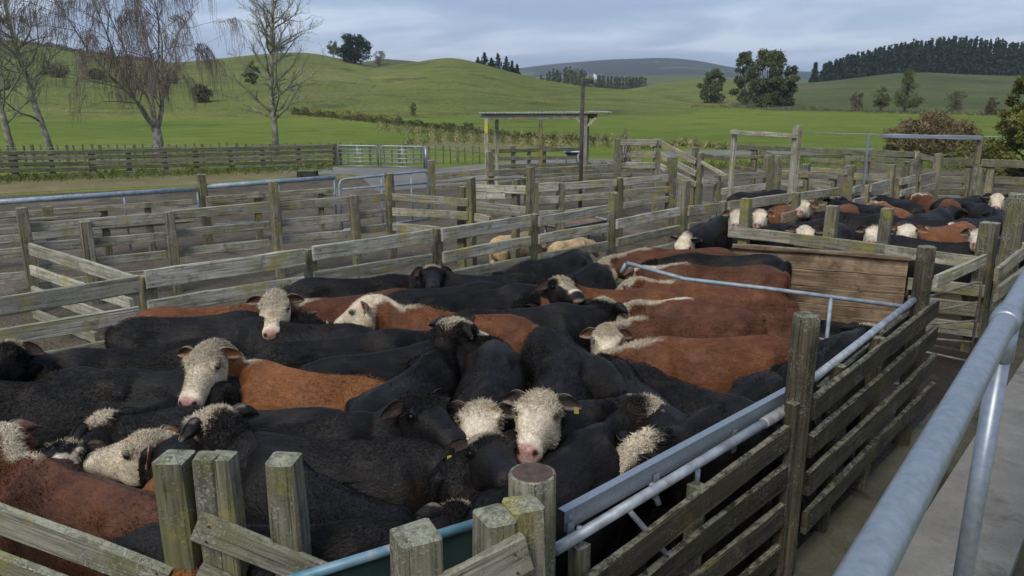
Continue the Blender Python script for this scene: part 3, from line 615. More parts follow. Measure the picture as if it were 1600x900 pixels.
plq = Plane((645, 800, 1.6), (832, 737, 1.6)); q = plq.at(832, 740)
gp_ = empty('gate_strainer', (q.x, q.y, 0), 'thick round post with worn reddish top beside the lane gate', 'post')
post('shaft', (q.x, q.y, -.02), q.z, .225, .225, W_POST, gp_, rnd=True)
m = MB(); m.tube([(q.x, q.y, q.z + .004), (q.x, q.y, q.z + .010)], [.098, .092], 14); m.build('cut_top', simple_mat('red_end_grain', (.045, .026, .02), (.09, .055, .042), 20, .9), gp_)
# sheeted panel behind the front posts
tr0 = P(430, 914, 1.3); tr1 = P(768, 810, 1.3); dt = (tr1 - tr0).normalized(); nt = Vector((dt.y, -dt.x, 0))
if nt.dot(-tr0) < 0: nt = -nt
tr = empty('sheeted_gate', ((tr0 + tr1)/2).to_tuple()[:2] + (0,), 'dark green sheeted gate with teal and grey pipe rim behind the front posts', 'gate')
pipe('rim', [tr0, tr0.lerp(tr1, .5), tr1], .024, M_TEAL, tr, 12)
for e_ in (tr0, tr1): pipe('end_pipe', [e_, Vector((e_.x, e_.y, .15))], .022, M_TEAL, tr, 10)
m = MB(); a0 = tr0 - Z0*.015; a1 = tr1 - Z0*.015; vv = [a0, a1, a1 - Z0*1.0, a0 - Z0*1.0]; th = nt*-.006
m.add(vv + [p + th for p in vv], [(0, 1, 2, 3), (7, 6, 5, 4), (0, 4, 5, 1), (1, 5, 6, 2), (2, 6, 7, 3), (3, 7, 4, 0)]); m.build('sheet', M_TANK, tr)
# --- raised walkway with galvanised handrail, where the viewer stands
wk = empty('walkway', (0.4, 2, 0), 'galvanised handrail of the raised walkway in the right foreground', 'walkway')
h0 = P(1352, 895, 2.82); h1 = P(1572, 500, 2.82); hd_ = (h1 - h0).normalized(); hz_ = 2.82; hr = .024
pipe('handrail', [h0 - hd_*2.2, h1, h1 + hd_*7], hr, M_GALV, wk, 20)
for k in (-2, -1, 0, 1, 2, 3):
    q = h1 + hd_*(2.3*k); hs_ = Vector((hd_.y, -hd_.x, 0))
    m = MB(); m.tube([(q.x, q.y, 1.80), (q.x, q.y, hz_ - .05)], .021, 16); m.build('stanchion', M_GALV, wk, True)
    m = MB(); m.tube([q - hd_*.034, q - hd_*.03, q + hd_*.03, q + hd_*.034], [hr + .001, hr + .006, hr + .006, hr + .001], 20); m.tube([(q.x, q.y, hz_ - .095), (q.x, q.y, hz_ - .088), (q.x, q.y, hz_ - .015)], [.0215, .027, .027], 16); co_ = m.build('collar', M_GALV, wk, True)
    m = MB(); m.tube([q - hs_*.026 - Z0*.066, q - hs_*.036 - Z0*.066], .007, 6); m.build('set_screw', M_GALV_OLD, co_)
    pipe('support', [q + hs_*.30 - Z0*(q.z + .02), q + hs_*.30 - Z0*(q.z - 1.74)], .05, M_GALV_OLD, wk, 10); pipe('outrigger', [q - Z0*1.0, q + hs_*.5 - Z0*1.09], .02, M_GALV_OLD, wk, 8)
hx = h1.x
for k in range(6): board('deck_board', (hx + .34 + .15*k, -1.5, 1.775), (hx + .10 + .15*k, 9, 1.775), .045, .142, W_GREY, wk)

# ================================================================== SHELTER, LAMP POLE, FEEDERS, GANTRIES
shp = Plane((757, 178, 2.6), (912, 178, 2.6))
sh = empty('open_shelter', (shp.at(845, 180).x, shp.at(845, 180).y, 0), 'open shelter with flat iron roof on wooden posts in the middle of the yards', 'shelter')
A = shp.at(752, 178); B = shp.at(918, 178); nb = Vector((-shp.n[0], -shp.n[1], 0)); dx = Vector((shp.d[0], shp.d[1], 0)) * (1 if (B - A).dot(Vector((shp.d[0], shp.d[1], 0))) > 0 else -1)
ln = (B - A).length
for x in (760, 845, 915): 
    q = shp.at(x, 186); post('post', (q.x, q.y, -.02), q.z, .14, .13, W_LIGHT if x != 845 else W_POST, sh, shp.yaw)
for x in (775, 925):
    q = shp.at(x, 186) + nb*1.6; post('post', (q.x, q.y, -.02), 2.5, .14, .13, W_LIGHT, sh, shp.yaw)
Z = Vector((0, 0, 1))
board('beam', A - Z*.10, B - Z*.10, .16, .05, W_LIGHT, sh); board('beam', A - Z*.12 + nb*1.6, B + dx*.5 - Z*.12 + nb*1.6, .16, .05, W_LIGHT, sh)
nsh = 6
for k in range(nsh):     # corrugated sheets, each a part
    w_ = (ln + .9)/nsh; c0 = A - dx*.1 + dx*w_*k - nb*.15; vv = []; ff = []
    for i in range(13):
        for j in range(2): vv.append(c0 + dx*(w_*1.03*i/12) + nb*(2.1*j) + Z*(.012*math.cos(i*math.pi) + .03 + .006*k + rng.normal(0, .002) - .02*j))
    vv += [p - Z*.004 for p in vv]
    for i in range(12): ff += [(2*i, 2*i+2, 2*i+3, 2*i+1), (26+2*i, 26+2*i+1, 26+2*i+3, 26+2*i+2)]
    m = MB(); m.add(vv, ff); m.build('roof_sheet', M_IRON, sh)
q = shp.at(915, 200); board('brace', Vector((q.x, q.y, 2.15)), Vector((q.x, q.y, 2.48)) - dx*.35, .07, .05, W_LIGHT, sh); board('brace', Vector((q.x, q.y, 2.15)), Vector((q.x, q.y, 2.48)) + dx*.35, .07, .05, W_LIGHT, sh)
q = shp.at(760, 200, .08); m = MB(); m.box(Vector((q.x, q.y, shp.at(760, 200).z)), (.09, .012, .34), Matrix.Rotation(shp.yaw, 3, 'Z')); m.build('yellow_marker', M_YELLOW, sh)
lp = Plane((900, 178, 2.75), (925, 178, 2.75)); q = lp.at(911, 120)
lamp = empty('lamp_pole', (q.x, q.y, 0), 'dark pole with a round glass yard lamp rising behind the shelter', 'lamp')
pipe('pole', [(q.x, q.y, -.02), (q.x, q.y, q.z)], .055, M_TRUNK, lamp, 10)
m = MB(); m.tube([Vector((q.x, q.y, q.z - .04)), Vector((q.x, q.y, q.z - .04)) + dx*.16], .03, 8); m.build('bracket', M_LAMP, lamp)
hc = Vector((q.x, q.y, q.z - .05)) + dx*.24
m = MB(); m.tube([hc - dx*.08, hc - dx*.02, hc + dx*.02], [.05, .13, .14], 14); ho_ = m.build('housing', M_LAMP, lamp, True)
m = MB(); m.tube([hc + dx*.02, hc + dx*.07, hc + dx*.11, hc + dx*.13], [.135, .12, .075, .02], 14); m.build('lens', M_GLASS, ho_, True)
# feed bin on legs
q = P(893, 262, 0); fb = empty('feed_bin', (q.x, q.y, 0), 'dark plastic feed bin with pale rim standing on legs beside the shelter', 'bin')
yw = YAW; rx = Vector((math.cos(yw), math.sin(yw), 0)); ry = Vector((-math.sin(yw), math.cos(yw), 0))
hb = (262 - 229)/1190*27.5; ztop = hb
def frust(m, c, z0, z1, w0, w1, d0, d1):
    vv = [c + rx*sx*w + ry*sy*d + Z*z for (z, w, d) in ((z0, w0, d0), (z1, w1, d1)) for (sx, sy) in ((-1, -1), (1, -1), (1, 1), (-1, 1))]
    m.add(vv, [(3, 2, 1, 0), (4, 5, 6, 7), (0, 1, 5, 4), (1, 2, 6, 5), (2, 3, 7, 6), (3, 0, 4, 7)])
c0 = Vector((q.x, q.y, 0)); m = MB(); frust(m, c0, ztop - .36, ztop - .05, .20, .31, .16, .26); m.build('tub', M_RUBBER, fb)
m = MB(); frust(m, c0, ztop - .05, ztop, .34, .33, .29, .28); m.build('rim', M_WHITE, fb)
for sx in (-1, 1):
    for sy in (-1, 1): pipe('leg', [c0 + rx*sx*.26 + ry*sy*.22 + Z*0, c0 + rx*sx*.26 + ry*sy*.22 + Z*(ztop - .12)], .025, M_GALV_OLD, fb, 6)
# rusty feed tray behind the rear board fence
ft = empty('feed_tray', P(897, 349, .5).to_tuple()[:2] + (0,), 'flat rusty brown feed tray on legs behind the rear board fence', 'tray')
cs_ = [P(x, y, .5) for x, y in ((846, 352), (923, 339), (949, 345), (876, 357.5))]
m = MB(); m.add(cs_ + [c - Z*.03 for c in cs_], [(0, 1, 2, 3), (7, 6, 5, 4), (0, 4, 5, 1), (1, 5, 6, 2), (2, 6, 7, 3), (3, 7, 4, 0)]); m.build('top', simple_mat('rusty_tray', (.12, .06, .03), (.26, .14, .075), 5, .8), ft)
for i in range(4): pipe('edge', [cs_[i] + Z*.02, cs_[(i+1) % 4] + Z*.02], .02, M_GALV_OLD, ft, 6)
cc_ = sum(cs_, Vector())/4
for c in cs_: q = c.lerp(cc_, .12); pipe('leg', [Vector((q.x, q.y, 0)), q - Z*.03], .025, M_GALV_OLD, ft, 6)
# low mossy block on the dry yard
q = P(481, 277, 0); bl = MB(); r3 = Matrix.Rotation(YAW + .1, 3, 'Z')
mbk = empty('trough_block', (q.x, q.y, 0), 'low dark block with mossy top on the dry yard', 'block')
m = MB(); frust(m, Vector((q.x, q.y, 0)), 0, .26, .39, .37, .22, .2); m.build('block', simple_mat('dark_concrete', (.012, .012, .011), (.03, .03, .026), 6, .9), mbk)
m = MB(); frust(m, Vector((q.x, q.y, 0)), .255, .285, .385, .36, .21, .18); m.build('moss', simple_mat('moss', (.05, .06, .012), (.13, .14, .03), 12, .95, 0, .5), mbk)
# timber and steel gantries at the back right
def gantry(name, label, a, b, posts, beams, wires=()):
    pl = Plane(a, b); q = pl.at(posts[0][0], posts[0][1]); g = empty(name, (q.x, q.y, 0), label, 'gantry')
    for (x, y, w, mt) in posts: q = pl.at(x, y); post('post', (q.x, q.y, -.02), q.z, w, w, mt, g, pl.yaw)
    for (xa, ya, xb, yb, h_, mt) in beams: A = pl.at(xa, ya, .1); B = pl.at(xb, yb, .1); board('beam', A - Z*h_/2, B - Z*h_/2, h_, .07, mt, g)
    for (xa, ya, xb, yb) in wires: pipe('wire', [pl.at(xa, ya), pl.at(xb, yb)], .007, M_GALV_OLD, g, 5)
gantry('gantry', 'timber goalpost frame of two posts and a beam behind the yards', (1148, 203, 2.5), (1247, 209, 2.5), [(1148, 203, .10, W_LIGHT), (1247, 196, .14, W_GREY)], [(1143, 203, 1244, 209, .085, W_LIGHT)], [(1250, 207, 1378, 210)])
gantry('gantry.001', 'steel beam on thin posts in front of the brown bush', (1358, 212, 2.4), (1532, 214, 2.4), [(1358, 210, .05, M_GALV), (1532, 214, .11, W_POST)], [(1378, 209, 1533, 212, .085, M_GALV)], [(1533, 213, 1570, 214)])

# ================================================================== TREES AND SHRUBS
from mathutils.bvhtree import BVHTree
_hv, _hf = [], []
for o in list(COL.objects):
    if o.type == 'MESH' and (o.name.startswith('hill') or o.name.startswith('far_ridge') or o.name == 'ground'):
        k = len(_hv); _hv += [tuple(o.matrix_basis @ v.co) for v in o.data.vertices]; _hf += [tuple(i + k for i in p.vertices) for p in o.data.polygons]
TERR = BVHTree.FromPolygons(_hv, _hf)
def hit(px, py):
    r = Vector(ray(px, py)); h = TERR.ray_cast(Vector((0, 0, CAM_H)), r.normalized(), 8000)
    return (h[0], h[0].x*FWD[0] + h[0].y*FWD[1]) if h[0] is not None else (PD(px, py, 400), 400)
def land_z(x, y):
    h = TERR.ray_cast(Vector((x, y, 500)), Vector((0, 0, -1)), 1000); return h[0].z if h[0] is not None else 0

def tri_object(name, v, tone, mat, parent=None, loc=(0, 0, 0)):
    """loose leaf-sized triangles with a tone per leaf"""
    n = len(v)//3; me = np_mesh(name, v, np.arange(n*3).reshape(-1, 3)); a = me.attributes.new('tone', 'FLOAT', 'POINT'); a.data.foreach_set('value', np.repeat(tone, 3).astype(np.float32))
    return link(name, me, mat, parent, loc)
def np_mesh(name, v, f):
    me = bpy.data.meshes.new(name); nvx, nf = len(v), len(f)
    me.vertices.add(nvx); me.vertices.foreach_set('co', np.ascontiguousarray(v, np.float32).ravel())
    me.loops.add(nf*3); me.loops.foreach_set('vertex_index', np.ascontiguousarray(f, np.int32).ravel())
    me.polygons.add(nf); me.polygons.foreach_set('loop_start', np.arange(0, nf*3, 3, dtype=np.int32)); me.polygons.foreach_set('loop_total', np.full(nf, 3, np.int32))
    me.update(calc_edges=True); return me
def leaf_cloud(c, s, asp=.5, r=None, up=0.0):
    """leaf triangles of size s at centres c"""
    r = r or rng; n = len(c); s = np.asarray(s).reshape(-1, 1)*np.ones((n, 1)); d = r.normal(0, 1, (n, 3)); d[:, 2] += up; d /= np.linalg.norm(d, axis=1)[:, None]
    e = np.cross(d, r.normal(0, 1, (n, 3))); e /= np.linalg.norm(e, axis=1)[:, None]
    return np.stack([c - d*s*.5 - e*s*asp*.5, c - d*s*.5 + e*s*asp*.5, c + d*s*.6], 1).reshape(-1, 3)
def clump_pts(centres, radii, n, r=None, shell=.55):
    r = r or rng; k = len(centres); w = np.array(radii)**2; i = r.choice(k, n, p=w/w.sum()); d = r.normal(0, 1, (n, 3)); d /= np.linalg.norm(d, axis=1)[:, None]
    rad = (shell + (1-shell)*r.random((n, 1)))*np.array(radii)[i][:, None]*(1 + .15*r.normal(0, 1, (n, 1)))
    return np.array(centres)[i] + d*rad*np.array([1, 1, .8]), i
def crown_tree(name, label, px, py, top, wpx, mat, kind='round', leaves=2600, leaf=.42, group=None, bark=None, trunk_frac=.12, cat='tree', seed=1):
    b, dist = hit(px, py); r = np.random.default_rng(seed); mpp = dist/FPX/ .99; h = (py - top)*mpp; w = wpx*mpp
    root = empty(name, b, label, cat, group)
    cs = []; rs = []; m = MB(); th = h*trunk_frac
    nl = 9 if kind == 'round' else 12
    m.tube([b - Vector((0, 0, .3)), b + Vector((r.normal(0, .02)*h, 0, th)), b + Vector((r.normal(0, .03)*h, r.normal(0, .03)*h, h*.7))], [h*.028, h*.022, h*.008], 7)
    leaves *= 2
    for q in range(nl*4):
        a = r.uniform(0, 6.28); u = r.random(); zz = th*.8 + (h - th)*(.06 + .86*u)
        if kind == 'round': env = math.sqrt(max(.05, 1 - ((u - .45)/.6)**2))
        elif kind == 'tall': env = (1 - u)**.75*1.05 + .10
        else: env = .6 + .4*math.sin(u*3)
        rr = w/2*env*r.uniform(.25, .80); c = np.array([rr*math.cos(a), rr*math.sin(a), zz]); rad = w*r.uniform(.11, .20)*(1 - .3*u)
        cs.append(c); rs.append(rad)
        if q % 2 == 0:
            e = b + Vector(c); m.tube([b + Vector((0, 0, max(th*.7, zz*.55))), b.lerp(e, .5) + Vector((0, 0, zz*.12)), e], [h*.012, h*.008, h*.003], 5)
    m.build('trunk', bark or M_TRUNK, root, True)
    p, i = clump_pts(cs, rs, leaves, r); tone = np.clip(r.normal(.45, .22, len(cs))[i] + r.normal(0, .2, leaves), 0, 1)
    tri_object('crown', leaf_cloud(p, leaf*.72*r.uniform(.6, 1.4, leaves), .6, r), tone, mat, root, b)
    return root
def pine_tris(h, w, r, tiers=13, per=8, leaf=.5, bare=.08):
    c = []
    for i in range(tiers):
        u = i/(tiers-1); z = h*(bare + (1-bare)*u); rad = w/2*((1-u)**.85)*r.uniform(.8, 1.12) + .02*w
        for k in range(max(3, int(per*(1 - .55*u)))):
            a = r.uniform(0, 6.28); nseg = 4
            for s in range(nseg):
                t = (s + .6)/nseg; c.append((rad*t*math.cos(a), rad*t*math.sin(a), z - .12*rad*t + r.normal(0, .015*h)))
    c = np.array(c); return leaf_cloud(c, leaf*r.uniform(.6, 1.5, len(c)), .7, r)
def pine_tree(name, label, px, py, top, wpx, depth=None, group=None, seed=1, leaf=None, base=None):
    r = np.random.default_rng(seed); b, dist = hit(px, py)
    if base is not None: b = base
    if depth: b = PD(px, py, depth); dist = depth; b.z -= .5
    h = (py - top)*dist/FPX; w = wpx*dist/FPX; root = empty(name, b, label, 'tree', group)
    m = MB(); m.tube([b - Vector((0, 0, 1.0)), b + Vector((0, 0, h*.9))], [h*.028, h*.006], 6); m.build('trunk', M_TRUNK, root, True)
    v = pine_tris(h, w, r, 16, 11, leaf or h*.085); tri_object('crown', v, np.clip(r.normal(.45, .25, len(v)//3), 0, 1), M_PINE, root, b); return root

# plantation on the right hill: a far wood that reads as one mass
r = np.random.default_rng(5); vv = []; tt = []
sx = [1270, 1300, 1350, 1400, 1450, 1500, 1550, 1600, 1700, 1900]; st = [108, 96, 82, 71, 64, 62, 66, 72, 76, 80]
bx = [1270, 1290, 1350, 1400, 1450, 1500, 1600, 1900]; by = [128, 126, 119, 113.5, 112.5, 115.5, 118.5, 126]
tv, tf = [], MB()
for row, (dp, cnt) in enumerate(((424, 62), (440, 58), (458, 58), (478, 58), (500, 58))):
    for k in range(cnt):
        px = 1288 + (1760-1288)*(k + r.uniform(-.35, .35))/cnt; top = np.interp(px, sx, st) + r.normal(0, 1.6) + (0 if row > 2 else (4 - 2*row))*r.random()*1.5
        pb = PD(px, np.interp(px, bx, by), 421); rr_ = ray(px, 120); q = np.array([rr_[0]*dp, rr_[1]*dp]); zt = PD(px, top, dp).z; z0 = land_z(q[0], q[1])
        h = max(6, zt - z0); s = pine_tris(h, r.uniform(6.5, 8.5), r, 14, 7, 1.35, .14 if row == 0 else .04); s += np.array([q[0], q[1], z0]); vv.append(s); tt.append(np.clip(r.normal(.4, .18) + r.normal(0, .15, len(s)//3), 0, 1))
        if row < 2: tf.tube([(q[0], q[1], z0 - 1), (q[0], q[1], z0 + h*.6)], [.28, .15], 4, False)
wood = empty('pine_wood', PD(1450, 113, 424), 'dense dark pine plantation along the top of the right hill', 'wood'); wood['kind'] = 'stuff'
o = tri_object('crown', np.concatenate(vv) - np.array(wood.location), np.concatenate(tt), M_PINE, wood, wood.location); o['kind'] = 'stuff'
o = tf.build('trunk', M_TRUNK, wood); o['kind'] = 'stuff'
# far belt of trees below the blue ridge
vv = []; tt = []
for k in range(110):
    if k < 70: px = r.uniform(832, 935); top = np.interp(px, [832, 850, 880, 905, 935], [126, 122, 110, 112, 124]) + r.normal(0, 2.5); dp = 560 + r.uniform(-30, 40)
    else: px = r.uniform(930, 1008); top = np.interp(px, [930, 1008], [121, 123]) + r.normal(0, 1.0); dp = 620 + r.uniform(-20, 30)
    p = PD(px, 138, dp); zt = PD(px, top, dp).z; h = zt - p.z + 1.5
    if h < 2: continue
    s = pine_tris(h, r.uniform(4, 7), r, 8, 6, 1.5, .05) + np.array([p.x, p.y, p.z - 1.5]); vv.append(s); tt.append(np.clip(r.normal(.4, .25) + r.normal(0, .1, len(s)//3), 0, 1))
o = tri_object('far_trees', np.concatenate(vv), np.concatenate(tt), M_EVERG); tag(o, 'far belt of dark trees in the valley below the blue ridge', 'wood', kind='stuff')

# pines beside the round green mound
for k, (px, py, top, w, lb) in enumerate([(747, 104, 89, 9, 'small pine at the left end of the row beside the green mound'), (757, 107, 82, 14, 'tallest pine left of centre in the row beside the green mound'), (768, 111, 90, 12, 'low bushy pine in the middle of the row beside the green mound'),
        (778, 112, 83, 14, 'tall pointed pine in the middle of the row beside the mound'), (791, 115, 88, 12, 'pointed pine right of the middle in the row beside the mound'), (800, 117, 95, 9, 'second pine from the right in the row beside the mound'), (808, 119, 100, 8, 'smallest pine at the right end of the row beside the mound')]):
    pine_tree('pine_tree', lb, px, py, top, w*1.75, 266, 'row of pines beside the mound', 40 + k, .6)
pine_tree('pine_tree', 'single pointed pine standing left of the plantation', 1272, 128, 99, 15, 424, None, 60, 1.7)
crown_tree('evergreen_tree', 'big dark evergreen tree on the skyline behind the bare alder', 553, 99, 57, 58, M_PINE, 'round', 2600, .9, seed=3)
crown_tree('evergreen_tree', 'small dark bushy tree on the skyline left of the big evergreen', 521, 88, 64, 22, M_EVERG, 'round', 900, .7, seed=13)
crown_tree('scrub_tree', 'brownish scrub tree on the skyline right of the big evergreen', 594, 103, 80, 24, M_BROWNT, 'round', 900, .7, seed=4)
crown_tree('evergreen_tree', 'lone round tree left of the big evergreen clump on the plain', 1111, 161, 110, 46, M_EVERG, 'round', 2600, .6, seed=5, trunk_frac=.06)
crown_tree('evergreen_tree', 'tall left tree of the big evergreen clump on the plain', 1160, 164, 84, 42, M_EVERG, 'round', 3000, .6, seed=6, trunk_frac=.04)
crown_tree('evergreen_tree', 'broad round tree in the middle of the evergreen clump', 1198, 166, 83, 78, M_EVERG, 'round', 6000, .62, seed=7, trunk_frac=.03)
crown_tree('evergreen_tree', 'low right tree of the big evergreen clump on the plain', 1229, 166, 104, 36, M_EVERG, 'round', 2600, .6, seed=8, trunk_frac=.03)
crown_tree('field_tree', 'small brown leafless tree left in the row below the plantation', 1337, 173, 143, 24, M_BROWNT, 'round', 1000, .22, seed=9)
crown_tree('field_tree', 'round olive tree beside the tall tree below the plantation', 1376, 175, 135, 32, M_OLIVE, 'round', 1600, .26, seed=10)
crown_tree('field_tree', 'tall pointed olive tree below the plantation', 1413, 176, 108, 46, M_OLIVE, 'tall', 2600, .28, seed=11)
crown_tree('field_tree', 'grey thin crowned tree right of the tall olive tree', 1490, 176, 141, 38, M_BROWNT, 'round', 1300, .22, seed=12)
crown_tree('field_tree', 'small dense grey tree near the right edge below the plantation', 1548, 181, 152, 22, M_BROWNT, 'round', 1300, .22, seed=14)
crown_tree('field_tree', 'tiny lone tree standing above the gorse hedge', 646, 181, 160, 14, M_OLIVE, 'round', 500, .16, seed=15)
for k, (px, py, top, w, lb, mt) in enumerate([(395, 132, 96, 30, 'dark shrub on the hillside behind the bare alder', M_EVERG), (316, 160, 134, 40, 'brown shrub on the hillside right of the birch', M_BROWNT), (92, 121, 102, 44, 'low brown shrub on the hillside beside the left bare tree', M_BROWNT), (150, 124, 108, 34, 'low olive shrub on the hillside left of the birch', M_OLIVE), (434, 84, 70, 30, 'grey round tree on the skyline behind the bare alder', M_BROWNT), (270, 130, 112, 26, 'small olive shrub on the hillside behind the birch', M_OLIVE)]):
    crown_tree('shrub', lb, px, py, top, w, mt, 'round', 900, .45, seed=20 + k, trunk_frac=.05, cat='shrub')
def strip(name, label, pts, n, hgt, wid, leaf, mat, up=.4, cat='hedge', thresh=None, seed=1):
    r = np.random.default_rng(seed); xs = r.uniform(pts[0][0], pts[-1][0], n); ys = np.interp(xs, [p[0] for p in pts], [p[1] for p in pts]); c = np.zeros((n, 3)); nc_ = max(6, int(abs(pts[-1][0]-pts[0][0])/9)); cx_ = r.uniform(pts[0][0], pts[-1][0], nc_); cw_ = r.uniform(4, 13, nc_); ch_ = r.uniform(.2, 1, nc_)
    for i in range(n):
        b, dist = hit(xs[i], ys[i] + r.normal(0, wid)); k_ = np.argmin(np.abs(cx_ - xs[i]) + 2*r.random(len(cx_))); u_ = (xs[i]-cx_[k_])/cw_[k_]; hh = hgt*(.22 + .78*ch_[k_]*max(0, 1-u_*u_)**.5) * dist/FPX
        c[i] = (b.x, b.y, b.z + abs(hh)*r.random()**.9)
    tone = np.clip(.45 + .3*np.sin(xs*.31) + r.normal(0, .2, n), 0, 1)
    o = tri_object(name, leaf_cloud(c, leaf*r.uniform(.6, 1.4, n), .5, r, up), tone, mat); tag(o, label, cat, kind='stuff'); return o
strip('skyline_hedge', 'dark hedge along the skyline of the left hill', [(-60, 62), (0, 65), (60, 70), (110, 79), (150, 84), (200, 92), (240, 97)], 4500, 7, .6, .6, M_BROWNT, .3, seed=1)
strip('gorse_hedge', 'gorse hedge with yellow flowers at the foot of the green hill', [(455, 178), (500, 181), (560, 188), (620, 194), (680, 200), (740, 206)], 9000, 12, 1.2, .20, M_GORSE, .5, seed=2)
strip('gorse_flowers', 'yellow gorse flowers along the top of the hedge', [(470, 173), (540, 178), (620, 187)], 700, 7, .8, .25, M_GORSEY, .5, 'flowers', seed=3)
strip('rank_grass', 'pale rank grass in the gully behind the shelter', [(590, 197), (680, 206), (760, 212), (840, 217), (905, 221), (960, 222)], 7000, 5, 4.4, .16, M_TUSSB, 2.2, 'grass', seed=4)
strip('gully_shrubs', 'dark low shrubs in the gully behind the shelter', [(690, 205), (760, 212), (830, 217), (950, 222)], 1800, 11, 1.2, .18, M_GORSE, .5, 'shrubs', seed=5)
strip('low_scrub', 'low scrub line across the foot of the right hill', [(1080, 167), (1180, 170), (1260, 171), (1360, 175), (1450, 178), (1620, 182)], 4500, 6, .8, .24, M_BROWNT, .3, 'shrubs', seed=6)
strip('dry_grass_bank', 'dry brown grass along the fence beyond the loading race', [(990, 232), (1060, 226), (1140, 232), (1180, 236)], 2600, 10, 1.4, .20, M_TUSSB, 2.0, 'grass', seed=7)
strip('dry_grass_mound', 'low mound of dry grass in the paddock before the gully', [(630, 226), (700, 218), (800, 220), (880, 230)], 5000, 3, 3.0, .16, M_TUSSB, 1.5, 'grass', seed=8)
strip('fence_grass', 'rough green grass along the foot of the far left fence', [(-20, 282), (141, 275), (256, 271), (410, 266), (520, 262)], 12000, 6, 3.0, .075, M_GRASSB, 2.0, 'grass', seed=9)
strip('yard_grass', 'green grass growing between the rails at the back of the yards', [(760, 272), (900, 262), (1100, 262), (1250, 255), (1400, 256), (1600, 270)], 13000, 9, 3.0, .075, M_GRASSB, 2.0, 'grass', seed=10)

# --- bare trees
def bare_tree(name, label, px, py, h, spread, style, bark, seed, lean=0.0, r0=.2, twig=None, strands=0):
    r = np.random.default_rng(seed); b, dist = hit(px, py); root = empty(name, b, label, 'tree'); tr_, cr = MB(), MB(); rx_ = Vector((RGT[0], RGT[1], 0)); up = Vector((0, 0, 1)); ends = []
    def rv(): return Vector(r.normal(0, 1, 3))
    def limb(p, d, L, rad, lev, n=6):
        pts = [p]; rr_ = [rad]; dd = d.normalized()
        for i in range(n):
            k = .16 if lev else .05
            bend = rv()*k + (up*(.10 if style != 'birch' else (.07 if lev < 2 else -.02)) if lev else up*.05)
            dd = (dd + bend).normalized(); pts.append(pts[-1] + dd*L/n); rr_.append(max(.006, rad*(1 - .8*(i+1)/n)))
        (tr_ if lev <= 1 else cr).tube(pts, rr_, 9 if lev == 0 else (6 if lev == 1 else 3), lev == 0)
        return pts, rr_, dd
    def grow(p, d, L, rad, lev, mx):
        pts, rr_, dd = limb(p, d, L, rad, lev, 7 if lev == 0 else 5)
        if lev >= mx: ends.append(pts); return
        cnt = {0: 36 if style == 'alder' else 15, 1: 10 if style == 'alder' else 11, 2: 6, 3: 4}[lev]
        for k in range(cnt):
            u = r.uniform(.20 if lev == 0 else .15, 1.0); i = u*(len(pts)-1); j = min(int(i), len(pts)-2); q = pts[j].lerp(pts[j+1], i-j); ax = (pts[j+1]-pts[j]).normalized()
            side = ax.cross(rv()).normalized(); ang = R(r.uniform(48, 76) if style == 'alder' else r.uniform(22, 46)) if lev == 0 else R(r.uniform(28, 58)); nd = ax*math.cos(ang) + side*math.sin(ang)
            ln = {0: spread*(1.12 - .62*u)*r.uniform(.75, 1.1), 1: L*.42*r.uniform(.6, 1.1), 2: L*.45*r.uniform(.6, 1.1), 3: L*.5}[lev]
            grow(q, nd, ln, max(.008, min(rr_[j]*.5, rad*(.34 if lev == 0 else .5))), lev + 1, mx)
    if style == 'alder': grow(b - up*.2, (up + rx_*lean).normalized(), h, r0, 0, 3)
    else:
        fork = b + up*1.5; tr_.tube([b - up*.2, b + up*.3, b + up*.9, fork], [r0*1.25, r0, r0*.9, r0*.8], 10)
        for k in range(7):
            a = 6.28*k/7 + r.uniform(-.3, .3); tl = r.uniform(.12, .62); nd = (up + (rx_*math.cos(a) + Vector((FWD[0], FWD[1], 0))*math.sin(a))*tl).normalized()
            grow(fork - up*r.uniform(0, .5), nd, h*r.uniform(.62, .92), r0*.30, 1, 3)
    tr_.build('trunk', bark, root, True); cr.build('crown', twig or bark, root)
    if strands:
        st_ = MB(); srcs = [e for e in ends if e[-1].z > b.z + 2.2]
        heads = [srcs[r.integers(len(srcs))] for _ in range(strands//11)]
        for e in heads:
            p0 = e[-1].copy(); dirn = (e[-1]-e[-2]).normalized(); Lc = min(r.uniform(.7, 2.6), max(.5, p0.z - b.z - r.uniform(1.5, 3.2)))
            for k in range(11):
                p = e[-1 - int(r.integers(3))] + rv()*.05; L = Lc*r.uniform(.45, 1.1); pts = [p]; d = dirn*.9 + rv()*.25
                for s in range(5): d = (d*.62 + Vector((0, 0, -.75)) + rv()*.13).normalized(); pts.append(pts[-1] + d*L/5)
                st_.tube(pts, [.0085, .008, .007, .006, .005, .004], 3, False)
        st_.build('hanging_twigs', M_BTWIG, root)
    return root
bare_tree('birch_tree', 'large bare weeping birch with hanging twigs behind the far left fence', 250, 247, 10.5, 3.6, 'birch', M_BIRCH, 21, r0=.27, twig=M_BTWIG, strands=3600)
bare_tree('alder_tree', 'bare grey alder with one straight trunk right of the weeping birch', 431, 243, 10.0, 3.3, 'alder', M_ALDER, 23, .01, .20)
bare_tree('alder_tree', 'bare mossy tree leaning left beside the left edge of the picture', 84, 246, 10.0, 3.6, 'alder', M_ALDER, 25, -.20, .19)
bare_tree('alder_tree', 'leftmost bare tree leaning out of the left edge', 24, 248, 9.5, 3.2, 'alder', M_ALDER, 27, -.22, .19)

